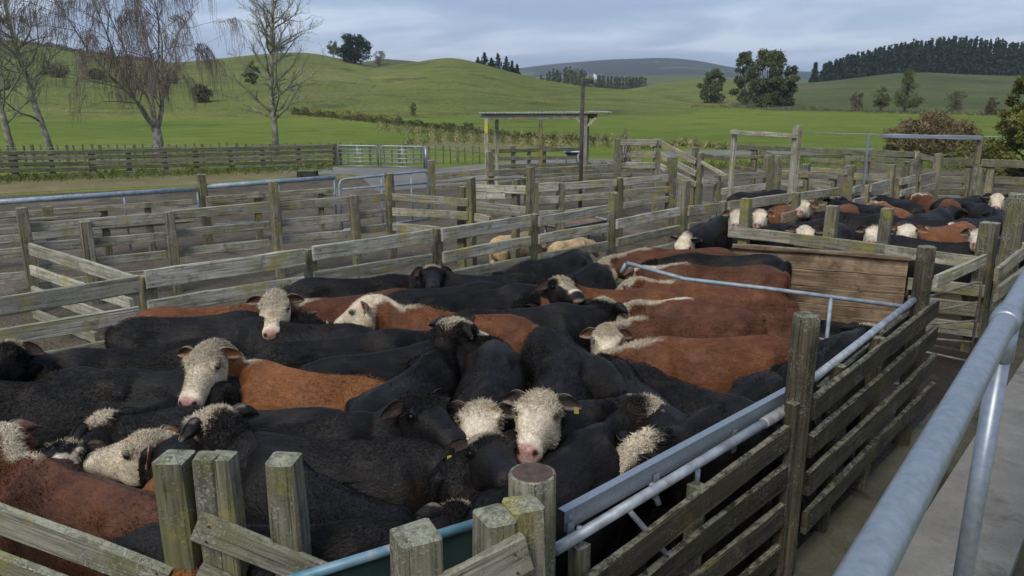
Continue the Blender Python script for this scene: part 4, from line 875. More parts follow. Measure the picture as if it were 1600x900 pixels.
# --- near shrubs at the right edge
def near_bush(name, label, px, py, top, wpx, mat, n, leaf, style, cat='shrub', seed=1, depth=None):
    r = np.random.default_rng(seed); b = P(px, py, 0); dist = b.x*FWD[0] + b.y*FWD[1]; h = (py-top)*dist/FPX; w = wpx*dist/FPX; root = empty(name, b, label, cat); m = MB(); cs, rs = [], []
    for k in range(90 if style == 'dome' else 80):
        a = r.uniform(0, 6.28); u = r.random()
        if style == 'dome': el = r.uniform(0, 1.5); sh_ = r.uniform(.55, 1); c = np.array([w/2*.88*sh_*math.cos(a)*math.cos(el), w/2*.7*sh_*math.sin(a)*math.cos(el), h*(.10 + .80*sh_*math.sin(el))]); rad = w*r.uniform(.06, .10)
        else: rr_ = w/2*(1-u)**.8*r.uniform(.35, .95); c = np.array([rr_*math.cos(a), rr_*math.sin(a), h*(.06 + .88*u)]); rad = w*r.uniform(.07, .12)*(1 - .5*u)
        cs.append(c); rs.append(rad); e = b + Vector(c); s0_ = b + Vector((c[0]*.12, c[1]*.12, 0 if style == 'dome' else c[2]*.6))
        m.tube([s0_, s0_.lerp(e, .5) + Vector(r.normal(0, .04*w, 3)), e], [.035, .024, .010], 5)
    if style != 'dome': m.tube([b, b + Vector((0, 0, h*.9))], [.16, .02], 8)
    m.build('stem', M_ALDER if style == 'dome' else M_TRUNK, root, True)
    p, i = clump_pts(cs, rs, n, r, .35); out = p/np.array([w/2, w/2, h]); d = out/np.linalg.norm(out, axis=1)[:, None]
    tone = np.clip(r.normal(.45, .25, len(cs))[i] + r.normal(0, .18, n), 0, 1)
    tri_object('foliage', leaf_cloud(p, leaf*r.uniform(.5, 1.5, n), .28, r, .35), tone, mat, root, b); return root
near_bush('brown_bush', 'large brown dry bush behind the steel beam at the right', 1450, 249, 176, 168, M_BUSH, 22000, .16, 'dome', seed=31)
near_bush('green_bush', 'small yellow green bush between the brown bush and the conifer', 1528, 264, 208, 74, M_CONIF, 4000, .13, 'dome', seed=32)
near_bush('conifer_tree', 'golden green conifer cut off by the right edge', 1604, 290, 62, 185, M_CONIF, 26000, .17, 'cone', 'tree', seed=33)
near_bush('branch_pile', 'heap of dark cut branches right of the shelter', 975, 262, 196, 46, M_BROWNT, 500, .1, 'dome', 'branches', seed=34)

# ================================================================== CATTLE
def sstep(a, b, x): t = np.clip((x-a)/(b-a), 0, 1); return t*t*(3-2*t)
AX_Z = 1.03; X0 = .52
def loft(rings, n=28):
    """rings: x, ztop, zbot, halfwidth, squareness, ridge"""
    v = []
    for (x, zt, zb, hw, sq, rg) in rings:
        zc = (zt + zb)/2; hh = (zt - zb)/2
        for k in range(n):
            a = 2*math.pi*k/n; c, s = math.cos(a), math.sin(a); e = 2/sq
            y = hw*math.copysign(abs(c)**e, c); z = hh*math.copysign(abs(s)**e, s)
            if s > 0: y *= 1 - rg*s*s
            v.append((x, y, zc + z))
    m = len(rings)
    f = [(i*n+k, i*n+(k+1) % n, (i+1)*n+(k+1) % n, (i+1)*n+k) for i in range(m-1) for k in range(n)]
    f += [tuple(range(n-1, -1, -1)), tuple((m-1)*n+k for k in range(n))]
    return v, f
def ellip(m, c, r, n=12):
    v = []; f = []
    for i in range(n+1):
        t = math.pi*i/n
        for k in range(2*n):
            p = math.pi*k/n; v.append((c[0]+r[0]*math.sin(t)*math.cos(p), c[1]+r[1]*math.sin(t)*math.sin(p), c[2]+r[2]*math.cos(t)))
    w = 2*n
    f = [(i*w+k, (i+1)*w+k, (i+1)*w+(k+1) % w, i*w+(k+1) % w) for i in range(n) for k in range(w)]
    m.add(v, f)
def cow_base(voxel, target):
    m = MB()
    B = [(-.80, 1.05, .88, .05, 2, 0), (-.785, 1.12, .76, .13, 2.1, 0), (-.73, 1.18, .64, .195, 2.2, 0), (-.64, 1.215, .57, .235, 2.3, .05), (-.52, 1.225, .53, .258, 2.3, .1), (-.38, 1.215, .50, .268, 2.3, .14),
         (-.20, 1.195, .465, .288, 2.2, .2), (0, 1.19, .445, .298, 2.15, .24), (.18, 1.20, .45, .285, 2.15, .3), (.34, 1.225, .46, .262, 2.15, .38), (.46, 1.235, .48, .235, 2.1, .42), (.56, 1.225, .53, .20, 2.05, .4),
         (.66, 1.205, .62, .158, 2, .35), (.76, 1.195, .72, .128, 2, .3), (.86, 1.19, .80, .112, 2, .25), (.96, 1.188, .86, .106, 2, .2), (1.03, 1.19, .885, .108, 2, .15), (1.08, 1.20, .885, .112, 2.1, .1),
         (1.13, 1.205, .88, .118, 2.3, .05), (1.19, 1.195, .89, .122, 2.4, 0), (1.25, 1.178, .90, .116, 2.4, 0), (1.31, 1.155, .92, .098, 2.4, 0), (1.38, 1.130, .935, .080, 2.4, 0), (1.44, 1.115, .940, .074, 2.4, 0), (1.50, 1.105, .940, .080, 2.4, 0), (1.54, 1.092, .955, .072, 2.2, 0), (1.563, 1.07, .98, .045, 2, 0)]
    m.add(*loft(B))
    for s in (-1, 1):
        ellip(m, (-.56, s*.165, .80), (.21, .115, .30)); ellip(m, (.40, s*.165, .83), (.15, .115, .28))
        ellip(m, (-.73, s*.09, 1.03), (.06, .06, .06)); ellip(m, (1.235, s*.095, 1.145), (.045, .03, .032)); ellip(m, (1.22, s*.085, .985), (.09, .04, .075))
        m.tube([(.43, s*.17, .85), (.40, s*.165, .62), (.42, s*.15, .46), (.43, s*.145, .36), (.425, s*.145, .30), (.425, s*.145, .14), (.445, s*.145, .07), (.455, s*.145, 0)], [.12, .095, .062, .052, .040, .034, .042, .055], 14)
        m.tube([(-.56, s*.17, .85), (-.50, s*.175, .64), (-.60, s*.16, .50), (-.69, s*.15, .42), (-.675, s*.15, .32), (-.66, s*.15, .14), (-.64, s*.15, .07), (-.625, s*.15, 0)], [.16, .13, .075, .052, .042, .036, .044, .055], 14)
    m.tube([(-.77, 0, 1.145), (-.815, 0, 1.12), (-.84, 0, 1.03), (-.845, 0, .85), (-.845, 0, .66), (-.84, 0, .5), (-.84, 0, .42)], [.04, .035, .028, .024, .024, .036, .012], 10)
    me = mesh_from('base', m.v, m.f); o = bpy.data.objects.new('tmp', me); COL.objects.link(o)
    md = o.modifiers.new('r', 'REMESH'); md.mode = 'VOXEL'; md.voxel_size = voxel
    md = o.modifiers.new('s', 'SMOOTH'); md.iterations = 5; md.factor = .5
    dg = bpy.context.evaluated_depsgraph_get(); dg.update(); n0 = len(o.evaluated_get(dg).data.polygons)
    md = o.modifiers.new('d', 'DECIMATE'); md.ratio = min(1, target/(2*n0))
    dg.update(); e = bpy.data.meshes.new_from_object(o.evaluated_get(dg)); bpy.data.objects.remove(o)
    nn = np.empty(len(e.vertices)*3); e.vertices.foreach_get('normal', nn); nn = nn.reshape(-1, 3)
    vv = np.empty(len(e.vertices)*3); e.vertices.foreach_get('co', vv); vv = vv.reshape(-1, 3)
    ay = np.abs(vv[:, 1]); G = lambda x, y, z, sx, sy_, sz: np.exp(-((vv[:, 0]-x)/sx)**2 - ((ay-y)/sy_)**2 - ((vv[:, 2]-z)/sz)**2)
    dsp = .050*G(-.50, .22, 1.13, .07, .055, .05) - .050*G(-.33, .20, 1.10, .10, .08, .08) + .034*G(.40, .14, 1.15, .06, .06, .10) - .034*G(.20, .20, 1.05, .07, .14, .22) - .030*G(-.65, .16, 1.12, .07, .06, .06) + .03*G(-.76, .09, 1.06, .04, .045, .045)
    dsp += .022*np.exp(-(ay/.03)**2)*sstep(-.75, -.55, vv[:, 0])*sstep(.55, .35, vv[:, 0])*(vv[:, 2] > 1.1) + .02*G(-.05, .28, .72, .25, .1, .14) - .016*G(.60, .15, .98, .05, .1, .2) + .018*G(-.55, .24, .82, .12, .08, .14)
    vv = vv + nn*dsp[:, None]
    e.calc_loop_triangles(); ff = np.empty(len(e.loop_triangles)*3, int); e.loop_triangles.foreach_get('vertices', ff); ff = ff.reshape(-1, 3)
    return vv, ff
def ear(side):
    """cupped leaf-shaped ear, thick walled"""
    v = []; f = []; nu, nv = 9, 9
    for lay in (0, 1):
        for i in range(nu):
            u = i/(nu-1); w = .050*math.sin(math.pi*min(1, .16 + .84*u)**.85)**.8*(1 if u < .97 else .3) + .004
            for j in range(nv):
                q = -1 + 2*j/(nv-1)
                out = .142*u; cup = .030*(1-q*q)*math.sin(math.pi*(.15 + .8*u))
                v.append((1.115 - .035*u - cup*(1 if lay == 0 else .62) + .012*(lay), side*(.095 + out), 1.135 + w*q*.98 - .045*u*u + .01))
    m = nu*nv
    for i in range(nu-1):
        for j in range(nv-1):
            a = i*nv+j; f.append((a, a+1, a+nv+1, a+nv)); f.append((m+a, m+a+nv, m+a+nv+1, m+a+1))
    for i in range(nu-1):
        for j in (0, nv-1): a = i*nv+j; f.append((a, a+nv, m+a+nv, m+a))
    for j in range(nv-1): a = (nu-1)*nv+j; f.append((a, a+1, m+a+1, m+a))
    t = [(q[0], q[1], q[2]) for q in f] + [(q[0], q[2], q[3]) for q in f]
    return np.array(v), np.array(t), np.array([0]*m + [1]*m)
class Base: pass
def make_base(voxel, target):
    b = Base(); v, f = cow_base(voxel, target); part = [np.zeros(len(v), int)]; V = [v]; Fc = [f]; mi = [np.zeros(len(f), int)]
    k = len(v)
    for s in (-1, 1):
        ev, ef, lay = ear(s); V.append(ev); Fc.append(ef + k); part.append(np.where(lay == 0, 1, 2)); mi.append(np.zeros(len(ef), int)); k += len(ev)
    for s in (-1, 1):
        m = MB(); ellip(m, (1.245, s*.108, 1.128), (.021, .017, .020), 6); ev = np.array(m.v); ef = np.array(m.f)
        ef = np.concatenate([ef[:, [0, 1, 2]], ef[:, [0, 2, 3]]]); V.append(ev); Fc.append(ef + k); part.append(np.full(len(ev), 3)); mi.append(np.ones(len(ef), int)); k += len(ev)
    b.v = np.concatenate(V); b.f = np.concatenate(Fc); b.part = np.concatenate(part); b.mi = np.concatenate(mi)
    p = b.v[b.f]; cr = np.cross(p[:, 1]-p[:, 0], p[:, 2]-p[:, 0]); ar = np.linalg.norm(cr, axis=1); b.area = ar/2; b.fn = cr/np.maximum(ar, 1e-12)[:, None]; b.fc = p.mean(1)
    return b
BASE_HI = make_base(.0155, 17000); BASE_LO = make_base(.026, 4200)

def sstep_(a, b, x): t = np.clip((x-a)/(b-a), 0, 1); return t*t*(3-2*t)
def nz(p, f, s):
    x, y, z = p[:, 0]*f + s, p[:, 1]*f + s*1.7, p[:, 2]*f - s*.6
    return (np.sin(x*1.9 + 1.3*np.sin(y*1.4 + s) + z)*np.cos(y*2.1 - 1.1*np.sin(z*1.7)) + .6*np.sin(z*2.7 + 1.5*np.sin(x*2.3)) * np.cos(y*3.1 + x))/1.6
BLACK = np.array([.0075, .0066, .0062]); WHITE = np.array([.53, .455, .345]); PINK = np.array([.36, .20, .165]); DKNOSE = np.array([.012, .011, .012])
REDS = [np.array([.120, .044, .016]), np.array([.098, .036, .014]), np.array([.076, .029, .0135]), np.array([.145, .056, .0185])]
def coat(p, part, typ, seed):
    """coat colour from the place on the animal's body at rest, and hair length factor"""
    x, y, z = p.T; n1 = nz(p, 5, seed); n2 = nz(p, 13, seed + 3)
    base = BLACK if typ[0] == 'b' else (np.array([.42, .30, .16]) if typ == 'cream' else REDS[seed % 4])
    col = np.repeat(base[None], len(p), 0)*(1 + .22*n1 + .15*n2)[:, None]
    if typ[0] == 'b':    # rusty tinge on some black coats
        col += (sstep(.35, .9, n1)*.5)[:, None]*np.array([.020, .011, .005])
    dust = (sstep(.25, .8, nz(p, 7, seed + 5) + .3*n2)*sstep(.8, 1.15, z)*.55)[:, None]; col = col*(1-dust) + (np.array([.028, .021, .0155]) if typ[0] == 'b' else base*1.35 + .012)*dust
    W = np.zeros(len(p)); j = .035*n1 + .02*n2
    face = sstep(1.07, 1.10, x + j + (.06*sstep(1.1, 1.18, z) if typ == 'rwf' else 0))
    if typ == 'bwf' or typ == 'rwf':
        W = face.copy()
        if typ == 'bwf': W *= 1 - sstep(.085, .105, np.abs(y) + .03*n2)*sstep(1.22, 1.12, x)*.9
        if typ == 'rwf':
            crest = sstep(.34, .52, x + 3*j)*sstep(.048, .026, np.abs(y) + .8*j)*sstep(1.14, 1.175, z + j*.4)
            W = np.maximum(W, crest); W = np.maximum(W, sstep(.74, .66, z + j - .2*(x-.5))*sstep(.5, .62, x))
            W = np.maximum(W, sstep(.42, .36, z + j)*.8)
            W = np.maximum(W, sstep(.86, .80, z + j)*sstep(.6, .8, x))
    elif typ == 'bpo': W = sstep(1.02, 1.05, x + j)*sstep(1.20, 1.15, x + j)*sstep(1.135, 1.17, z + .4*j)
    elif typ == 'bbl': W = sstep(1.03, 1.06, x + j)*sstep(.075, .05, np.abs(y) + .8*j)*sstep(1.06, 1.1, z + .2*(x-1.1))
    elif typ == 'bbr': W = face*sstep(-.1, .15, n2 + .6*n1)*.95
    elif typ == 'cream': W = face*.6
    W = W*(part != 3)
    ears = (part == 1) | (part == 2)
    W = np.where(ears, 0, W)
    wc = WHITE*(1 + .16*n1 + .12*n2)[:, None]*np.array([1, .98, .94])
    wc = wc*(1 - (sstep(.45, .85, nz(p, 9, seed + 9))*.3)[:, None]*np.array([.4, .75, 1.3]))
    col = col*(1-W[:, None]) + wc*W[:, None]
    ecol = {'b': BLACK*1.2, 'r': REDS[seed % 4]*.9, 'c': np.array([.40, .28, .16])}[typ[0]]
    col = np.where((part == 1)[:, None], ecol + .02*(typ[0] == 'r'), col); col = np.where((part == 2)[:, None], ecol*.8 + np.array([.035, .022, .018]), col)
    if typ in ('bwf', 'rwf', 'bbr'):
        rim = (part > 0) & (part < 3) & (np.abs(z - 1.14) > .036); col = np.where(rim[:, None], col*.6 + WHITE*.25, col)
    nose = sstep(1.515, 1.54, x)*sstep(1.00, 1.02, z); nc = PINK if typ in ('rwf', 'bwf', 'cream') else DKNOSE
    col = col*(1-nose[:, None]) + nc*nose[:, None]
    nost = sstep(.026, .016, np.sqrt((x-1.548)**2 + (np.abs(y)-.042)**2 + (z-1.05)**2)); col = col*(1-nost[:, None]) + np.array([.02, .012, .01])*nost[:, None]
    mouth = sstep(.010, .004, np.abs(z - .995 + .12*(x-1.54)))*sstep(1.40, 1.44, x)*(part == 0); col = col*(1 - .75*mouth[:, None])
    eyer = sstep(.040, .024, np.sqrt((x-1.245)**2 + (np.abs(y)-.108)**2 + (z-1.128)**2))*(part == 0); col = col*(1 - .72*eyer[:, None])
    hoof = sstep(.075, .055, z); col = col*(1-hoof[:, None]) + np.array([.02, .017, .014])*hoof[:, None]
    mud = sstep(.62, .30, z + .2*n1)*.55; col = col*(1-mud[:, None]) + np.array([.045, .034, .024])*mud[:, None]
    return np.clip(col, .003, 1), W
def pose_fn(pz, ns=320):
    """pz: neck yaw, neck pitch, head yaw, head pitch, body bend (degrees)"""
    ny, npi, hy, hp, bb = [R(a) for a in pz]
    xs = np.linspace(X0, 1.75, ns); dx_ = xs[1]-xs[0]
    pit = npi*sstep(.50, .86, xs) + hp*sstep(.97, 1.11, xs); yw_ = ny*sstep(.50, .98, xs) + hy*sstep(.95, 1.11, xs)
    T = np.stack([np.cos(pit)*np.cos(yw_), np.cos(pit)*np.sin(yw_), np.sin(pit)], 1)
    U = np.stack([-np.sin(pit)*np.cos(yw_), -np.sin(pit)*np.sin(yw_), np.cos(pit)], 1); Lf = np.stack([-np.sin(yw_), np.cos(yw_), 0*yw_], 1)
    hs = 1 + .09*sstep(.98, 1.12, xs); ks = (1 - .30*sstep(.52, .62, xs)*sstep(1.08, .98, xs))*hs      # short thick neck, broad head
    sy = hs*(1 + .20*sstep(.55, .75, xs)*sstep(1.12, .95, xs) + .06*sstep(1.05, 1.15, xs)); kk = ((ks[1:]+ks[:-1])*.5)[:, None]
    Lf = Lf*sy[:, None]; U = U*hs[:, None]
    pos = np.concatenate([[[0, 0, 0]], np.cumsum((T[1:]+T[:-1])*.5*dx_*kk, 0)]) + np.array([X0, 0, AX_Z])
    def fn(p):
        q = p.copy(); mk = p[:, 0] > X0; a = p[mk]; i = np.clip((a[:, 0]-X0)/dx_, 0, ns - 1.001); k = i.astype(int); fr = (i-k)[:, None]
        g = lambda A: A[k]*(1-fr) + A[k+1]*fr
        q[mk] = g(pos) + a[:, 1:2]*g(Lf) + (a[:, 2:3]-AX_Z)*g(U)
        q[:, 1] += bb*(q[:, 0]**2)*.8*np.sign(1)            # gentle sideways bend of the trunk
        return q
    return fn
def coat_mat():
    m, t, b = newmat('cattle_coat'); at = N(t, 'ShaderNodeAttribute', attribute_name='coat'); u = coords(t, (1, 1, 1), True)
    n1 = noise(t, coords(t, (.55, 1, 1), True), 46, 4, .65, 1.2); n2 = noise(t, u, 7, 4, .6)
    v = N(t, 'ShaderNodeMapRange', inp={1: .3, 2: .7, 3: .62, 4: 1.42}); t.links.new(n1, v.inputs[0])
    v2 = N(t, 'ShaderNodeMapRange', inp={1: .3, 2: .7, 3: .8, 4: 1.22}); t.links.new(n2, v2.inputs[0])
    sc = N(t, 'ShaderNodeVectorMath', operation='SCALE'); t.links.new(at.outputs['Color'], sc.inputs[0]); t.links.new(math_(t, 'MULTIPLY', v.outputs[0], v2.outputs[0]), sc.inputs['Scale'])
    fleck = math_(t, 'MULTIPLY', ramp(t, noise(t, u, 95, 2, .5), [(.70, (0, 0, 0)), (.76, (1, 1, 1))]), math_(t, 'MULTIPLY', ramp(t, noise(t, u, 3.2, 3), [(.5, (0, 0, 0)), (.65, (1, 1, 1))]), .5))
    col = mixc(t, fleck, sc.outputs[0], (.16, .13, .09))       # bits of straw and dry mud
    t.links.new(col, b.inputs['Base Color']); b.inputs['Roughness'].default_value = .46; b.inputs['Specular IOR Level'].default_value = .15
    bump(t, b, math_(t, 'ADD', math_(t, 'ADD', n1, math_(t, 'MULTIPLY', n2, .8)), math_(t, 'MULTIPLY', noise(t, coords(t, (.45, 1, 1), True), 19, 4, .6, 1.0), 1.0)), .5, .016); return m
M_COAT = coat_mat()
def hair_mat():
    m, t, b = newmat('cattle_hair'); at = N(t, 'ShaderNodeAttribute', attribute_name='coat'); t.links.new(at.outputs['Color'], b.inputs['Base Color'])
    b.inputs['Roughness'].default_value = .6; b.inputs['Specular IOR Level'].default_value = .15; return m
M_HAIR = hair_mat()
m_, t_, b_ = newmat('eye'); b_.inputs['Base Color'].default_value = (.006, .005, .005, 1); b_.inputs['Roughness'].default_value = .08; M_EYE = m_
M_TAG = simple_mat('ear_tag_yellow', (.24, .21, .03), (.32, .29, .05), 5, .6)

def set_attr(me, col):
    a = me.attributes.new('coat', 'FLOAT_COLOR', 'POINT'); c4 = np.ones((len(col), 4), np.float32); c4[:, :3] = col; a.data.foreach_set('color', c4.ravel())
def np_mesh(name, v, f):
    me = bpy.data.meshes.new(name); nvx, nf = len(v), len(f)
    me.vertices.add(nvx); me.vertices.foreach_set('co', np.ascontiguousarray(v, np.float32).ravel())
    me.loops.add(nf*3); me.loops.foreach_set('vertex_index', np.ascontiguousarray(f, np.int32).ravel())
    me.polygons.add(nf); me.polygons.foreach_set('loop_start', np.arange(0, nf*3, 3, dtype=np.int32)); me.polygons.foreach_set('loop_total', np.full(nf, 3, np.int32))
    me.update(calc_edges=True); return me
def hair_geo(b, typ, seed, n_body, n_head, r):
    """root points, tips and mid points of hair in rest pose"""
    _, W = coat(b.fc, np.zeros(len(b.fc), int), typ, seed); x, y, z = b.fc.T
    ok = (b.mi == 0) & (b.part[b.f[:, 0]] == 0) & (b.fc[:, 2] > .62) & (x < 1.47)
    nb = len(b.fc); body = b.area*ok*(x < 1.0)*np.where(z > .95, 1.0, .45); 
    poll = b.area*ok*sstep(.93, 1.04, x)*sstep(1.30, 1.16, x)*sstep(1.08, 1.15, z); poll = poll*(1.0 if typ in ('bwf', 'rwf', 'bpo', 'bbr', 'bbl', 'cream') else .35)
    face = b.area*ok*sstep(1.04, 1.10, x)*(.2 + .8*W); crest = b.area*ok*W*(x < 1.05)*(z > 1.1)*3
    out = []
    for wgt, n, ln, kind in ((body, n_body, .017, 0), (poll, int(n_head*.6), .034 if typ[0] == 'b' else .024, 1), (face, int(n_head*.5), .010, 2), (crest, int(n_head*.14) if typ == 'rwf' else 0, .026, 1)):
        if n == 0 or wgt.sum() <= 0: continue
        i = r.choice(nb, n, p=wgt/wgt.sum()); a = r.random((n, 2)); s = np.sqrt(a[:, :1]); t = a[:, 1:]
        tri = b.v[b.f[i]]; p = tri[:, 0]*(1-s) + tri[:, 1]*s*(1-t) + tri[:, 2]*s*t; nn = b.fn[i]
        if kind == 0: flow = np.array([-.8, 0, -.35]); lift = .28; L = ln*r.uniform(.6, 1.5, (n, 1)); L = L*np.where(p[:, :1] > .6, 1.4, 1)*np.where(p[:, 2:] > 1.08, 1.45, 1); lift = np.where(p[:, 2:] > 1.08, .45, .28)
        elif kind == 1: flow = np.array([.25, 0, -.1]); lift = .42; L = ln*r.uniform(.5, 1.35, (n, 1))
        else: flow = np.array([.7, 0, -.25]); lift = .28; L = ln*r.uniform(.5, 1.4, (n, 1))
        d = nn*lift + flow + r.normal(0, .30 if kind == 0 else .5, (n, 3)); d /= np.linalg.norm(d, axis=1)[:, None]
        d2 = d + np.array([0, 0, -.55]) + r.normal(0, .45, (n, 3)) - nn*.15; d2 /= np.linalg.norm(d2, axis=1)[:, None]
        sd_ = np.cross(nn, d); sd_ /= np.maximum(np.linalg.norm(sd_, axis=1), 1e-6)[:, None]
        w = {0: .0022, 1: .0026, 2: .0024}[kind]
        out.append((p - nn*.003, p + d*L*.55, p + d*L*.55 + d2*L*.5, sd_*w, np.full(n, kind)))
    return [np.concatenate(q) for q in zip(*out)]
HERD = []
def cow(label, at, heading, typ, pz, seed, hi=True, scale=1.0, tag_side=0, group=None, hair=None):
    """at, heading: ground point under the middle of the trunk, direction the animal faces"""
    hd = R(heading)
    b = BASE_HI if hi else BASE_LO; r = np.random.default_rng(seed)
    base_shape = b.v*np.array([1, r.uniform(.93, 1.08), 1]); 
    low = base_shape[:, 2] < .75; base_shape[:, 2] += np.where(low, 0, .012*np.sin(base_shape[:, 0]*3 + seed))*sstep(.55, .8, base_shape[:, 2])
    loc = Vector((at[0], at[1], 0))
    fn = pose_fn(pz); v = fn(base_shape)*scale
    me = np_mesh('cattle', v, b.f); me.polygons.foreach_set('material_index', b.mi.astype(np.int32)); me.shade_smooth()
    me.materials.append(M_COAT); me.materials.append(M_EYE)
    col, _ = coat(b.v, b.part, typ, seed); set_attr(me, col)
    o = bpy.data.objects.new('cattle', me); COL.objects.link(o); o.location = loc; o.rotation_euler = (0, 0, hd)
    tag(o, label, 'cow', group or 'cattle in the near pen')
    nbh, nhh = hair if hair else ((12000, 10000) if hi else (900, 700))
    p0, p1, p2, sd_, kd = hair_geo(b, typ, seed, nbh, nhh, r)
    hc, _ = coat(p0, np.zeros(len(p0), int), typ, seed); var = np.where(hc[:, :1] > .2, r.uniform(.74, .98, (len(p0), 1)), r.uniform(.6, 1.7, (len(p0), 1))); hc = np.clip(hc*var*1.05, .003, .8)
    n = len(p0); hv = np.concatenate([p0 - sd_, p0 + sd_, p1 - sd_*.7, p1 + sd_*.7, p2]); hv = fn(hv)*scale
    I = np.arange(n); F = np.concatenate([np.stack([I, I+n, I+3*n], 1), np.stack([I, I+3*n, I+2*n], 1), np.stack([I+2*n, I+3*n, I+4*n], 1)])
    hm_ = np_mesh('hair', hv, F); hm_.materials.append(M_HAIR); set_attr(hm_, np.concatenate([hc]*5))
    h = bpy.data.objects.new('hair', hm_); COL.objects.link(h); h.parent = o
    if tag_side:
        s = tag_side; q = np.array([[1.06, s*.192, 1.12], [1.057, s*.216, 1.117], [1.06, s*.218, 1.082], [1.063, s*.190, 1.084]]); q = np.concatenate([q, q + np.array([-.006, 0, 0])])
        q[:, 0] += .055; q = fn(q)*scale; tm = mesh_from('ear_tag', q, [(0, 1, 2, 3), (7, 6, 5, 4), (0, 4, 5, 1), (1, 5, 6, 2), (2, 6, 7, 3), (3, 7, 4, 0)]); tm.materials.append(M_TAG)
        g = bpy.data.objects.new('ear_tag', tm); COL.objects.link(g); g.parent = o
    HERD.append(o); return o

# ------------------------------------------------------------------ the herd: place, heading, coat, neck and head pose of each animal
FARG = 'cattle in the far pens'
cow('red brown beast filling the bottom left corner, rump against the front post', (-4.337, 1.342), -167.9, 'rwf', (-25.2, 21.2, 41.5, -37, 0), 2)
cow('black beast with fluffy cream poll showing over the teal rim', (-3.088, 1.782), 44.3, 'bwf', (44.4, -3.4, 31.8, -34.9, 0), 3)
cow('long black beast with cream poll tuft behind the square front post', (-3.654, 2.575), 38.2, 'bpo', (-5.5, 14, -62.7, 1.3, 0), 4, tag_side=-1)
cow('all black beast in profile looking right with long bare muzzle', (-4.123, 2.462), 59.2, 'black', (-31.4, 36, -39.3, -34.3, 0), 5)
cow('black beast facing away with a curly cream poll above the twin front posts', (-3.357, 2.195), -179.2, 'bwf', (19.6, 41.1, -23, -53.1, 0), 6)
cow('red beast with cream face resting its chin on the red back in front', (-3.748, 1.601), 157.2, 'rwf', (1.2, 8.3, 71.3, -8.7, 0), 7, scale=0.97)
cow('black beast with white blaze and big ears at the left, head turned to the left', (-5.839, 2.224), -144.8, 'bbl', (-60.1, -2.3, -14.9, -105, 0), 8)
cow('black beast with cream forelock behind the cream faced red head', (-4.508, 2.414), -142.3, 'bpo', (3.6, -5.8, -31.3, -19.2, 0), 9)
cow('black and white faced beast peering low between the left heads', (-5.315, 2.310), -77.4, 'bbr', (24, 2.1, 11.7, 15, 0), 10, scale=0.93)
cow('black beast cut off by the left edge behind the blazed head', (-6.128, 1.785), -123.4, 'black', (0, 10, 0, -40, 0), 11)
cow('long black beast with white poll at the far left edge looking left', (-6.437, 2.505), -119.4, 'bpo', (23.4, 39.8, 57, -32.3, 0), 12)
cow('black beast showing its rounded rump in front of the left board fence', (-6.881, 3.322), 50.5, 'black', (0, 2, 0, -40, 0), 13)
cow('red beast with shaggy white face looking straight at the viewer', (-6.369, 4.723), -109.3, 'rwf', (43.5, 58, 27.5, -75.7, 0), 14)
cow('red beast half hidden behind the shaggy white face looking at the viewer', (-7.086, 3.610), 58.0, 'rwf', (-14, 8, -20, -48, 0), 16)
cow('long red beast with white face in profile looking left in mid pen', (-5.094, 5.078), -159.9, 'rwf', (8.2, 25.4, 9.5, -49.2, 0), 17, tag_side=1)
cow('orange red beast with large curly cream face hanging down in the left foreground', (-4.840, 3.139), -159.3, 'rwf', (61.4, 58, 47.4, -75.2, 0), 19)
cow('black beast lying along the middle of the pen behind the orange red back', (-5.287, 3.844), 62.9, 'black', (-4, 4, 0, -40, 0), 20)
cow('black beast in mid pen between two others, rump behind the orange red back', (-4.729, 3.837), 71.9, 'black', (-10, 2, 0, -45, 0), 21)
cow('black beast stretching its head up and right, white stripe down its nose', (-4.255, 3.646), 112.7, 'bbl', (13.6, 40, -39, -57.7, 0), 22, tag_side=-1)
cow('black beast facing the viewer with cream forehead and tagged ear, left of two', (-3.836, 4.130), -52.2, 'bwf', (11.2, 23.3, -11, -21.4, 0), 23, tag_side=1)
cow('black beast facing the viewer with a long cream face, right of two', (-3.279, 4.345), -57.7, 'bwf', (-21.8, 56.4, 18.1, -59.7, 0), 24, tag_side=1)
cow('black beast with its back slanting down right beside the red ones', (-3.588, 4.972), -25.7, 'black', (0, -8, 0, -36, 0), 25)
cow('black beast walking away from the lane gate with bushy cream poll', (-2.503, 3.273), 95.2, 'bwf', (-17.5, 23.5, -2, -50.9, 0), 26, tag_side=-1)
cow('black beast beside the thick round post, back slanting up to the right', (-2.893, 3.550), 85.3, 'black', (-4, -6, 0, -30, 0), 27)
cow('black beast in front of the largest red one, behind the bushy cream poll', (-2.741, 4.596), 139.7, 'black', (10, -14, 0, -30, 0), 28)
cow('black beast with round rump right of the bushy cream poll', (-2.529, 4.859), 169.3, 'black', (0, -10, 0, -36, 0), 29)
cow('black beast mostly hidden under the galvanised angle of the lane gate', (-2.133, 4.825), -91.2, 'bbl', (-16, 14, -10, -60, 0), 30)
cow('largest red beast with white mark on its neck beside the round post', (-2.862, 5.891), -135.1, 'rwf', (8, -12, 10, -34, 0), 33)
cow('dark red beast with white neck stripe behind the largest red one', (-3.351, 6.424), -126.3, 'rwf', (36.7, 7.5, 37.1, -15.4, 0), 34)
cow('red beast with curly white crest in the row of red backs', (-3.215, 7.074), -157.0, 'rwf', (4, -2, 0, -40, 0), 38)
cow('broad red beast with no white showing, left in the group of red backs', (-4.472, 6.803), -150.0, 'rwf', (4, -14, 0, -30, 0), 41)
cow('red beast with white crest stripe behind the long pipe gate rail', (-4.105, 8.642), -148.4, 'rwf', (-26.5, -8.5, -37.7, -23, 0), 42)
cow('red beast with white shoulder line just in front of the pipe gate rail', (-3.634, 7.668), -166.7, 'rwf', (-6, 6, 8, -46, 0), 45)
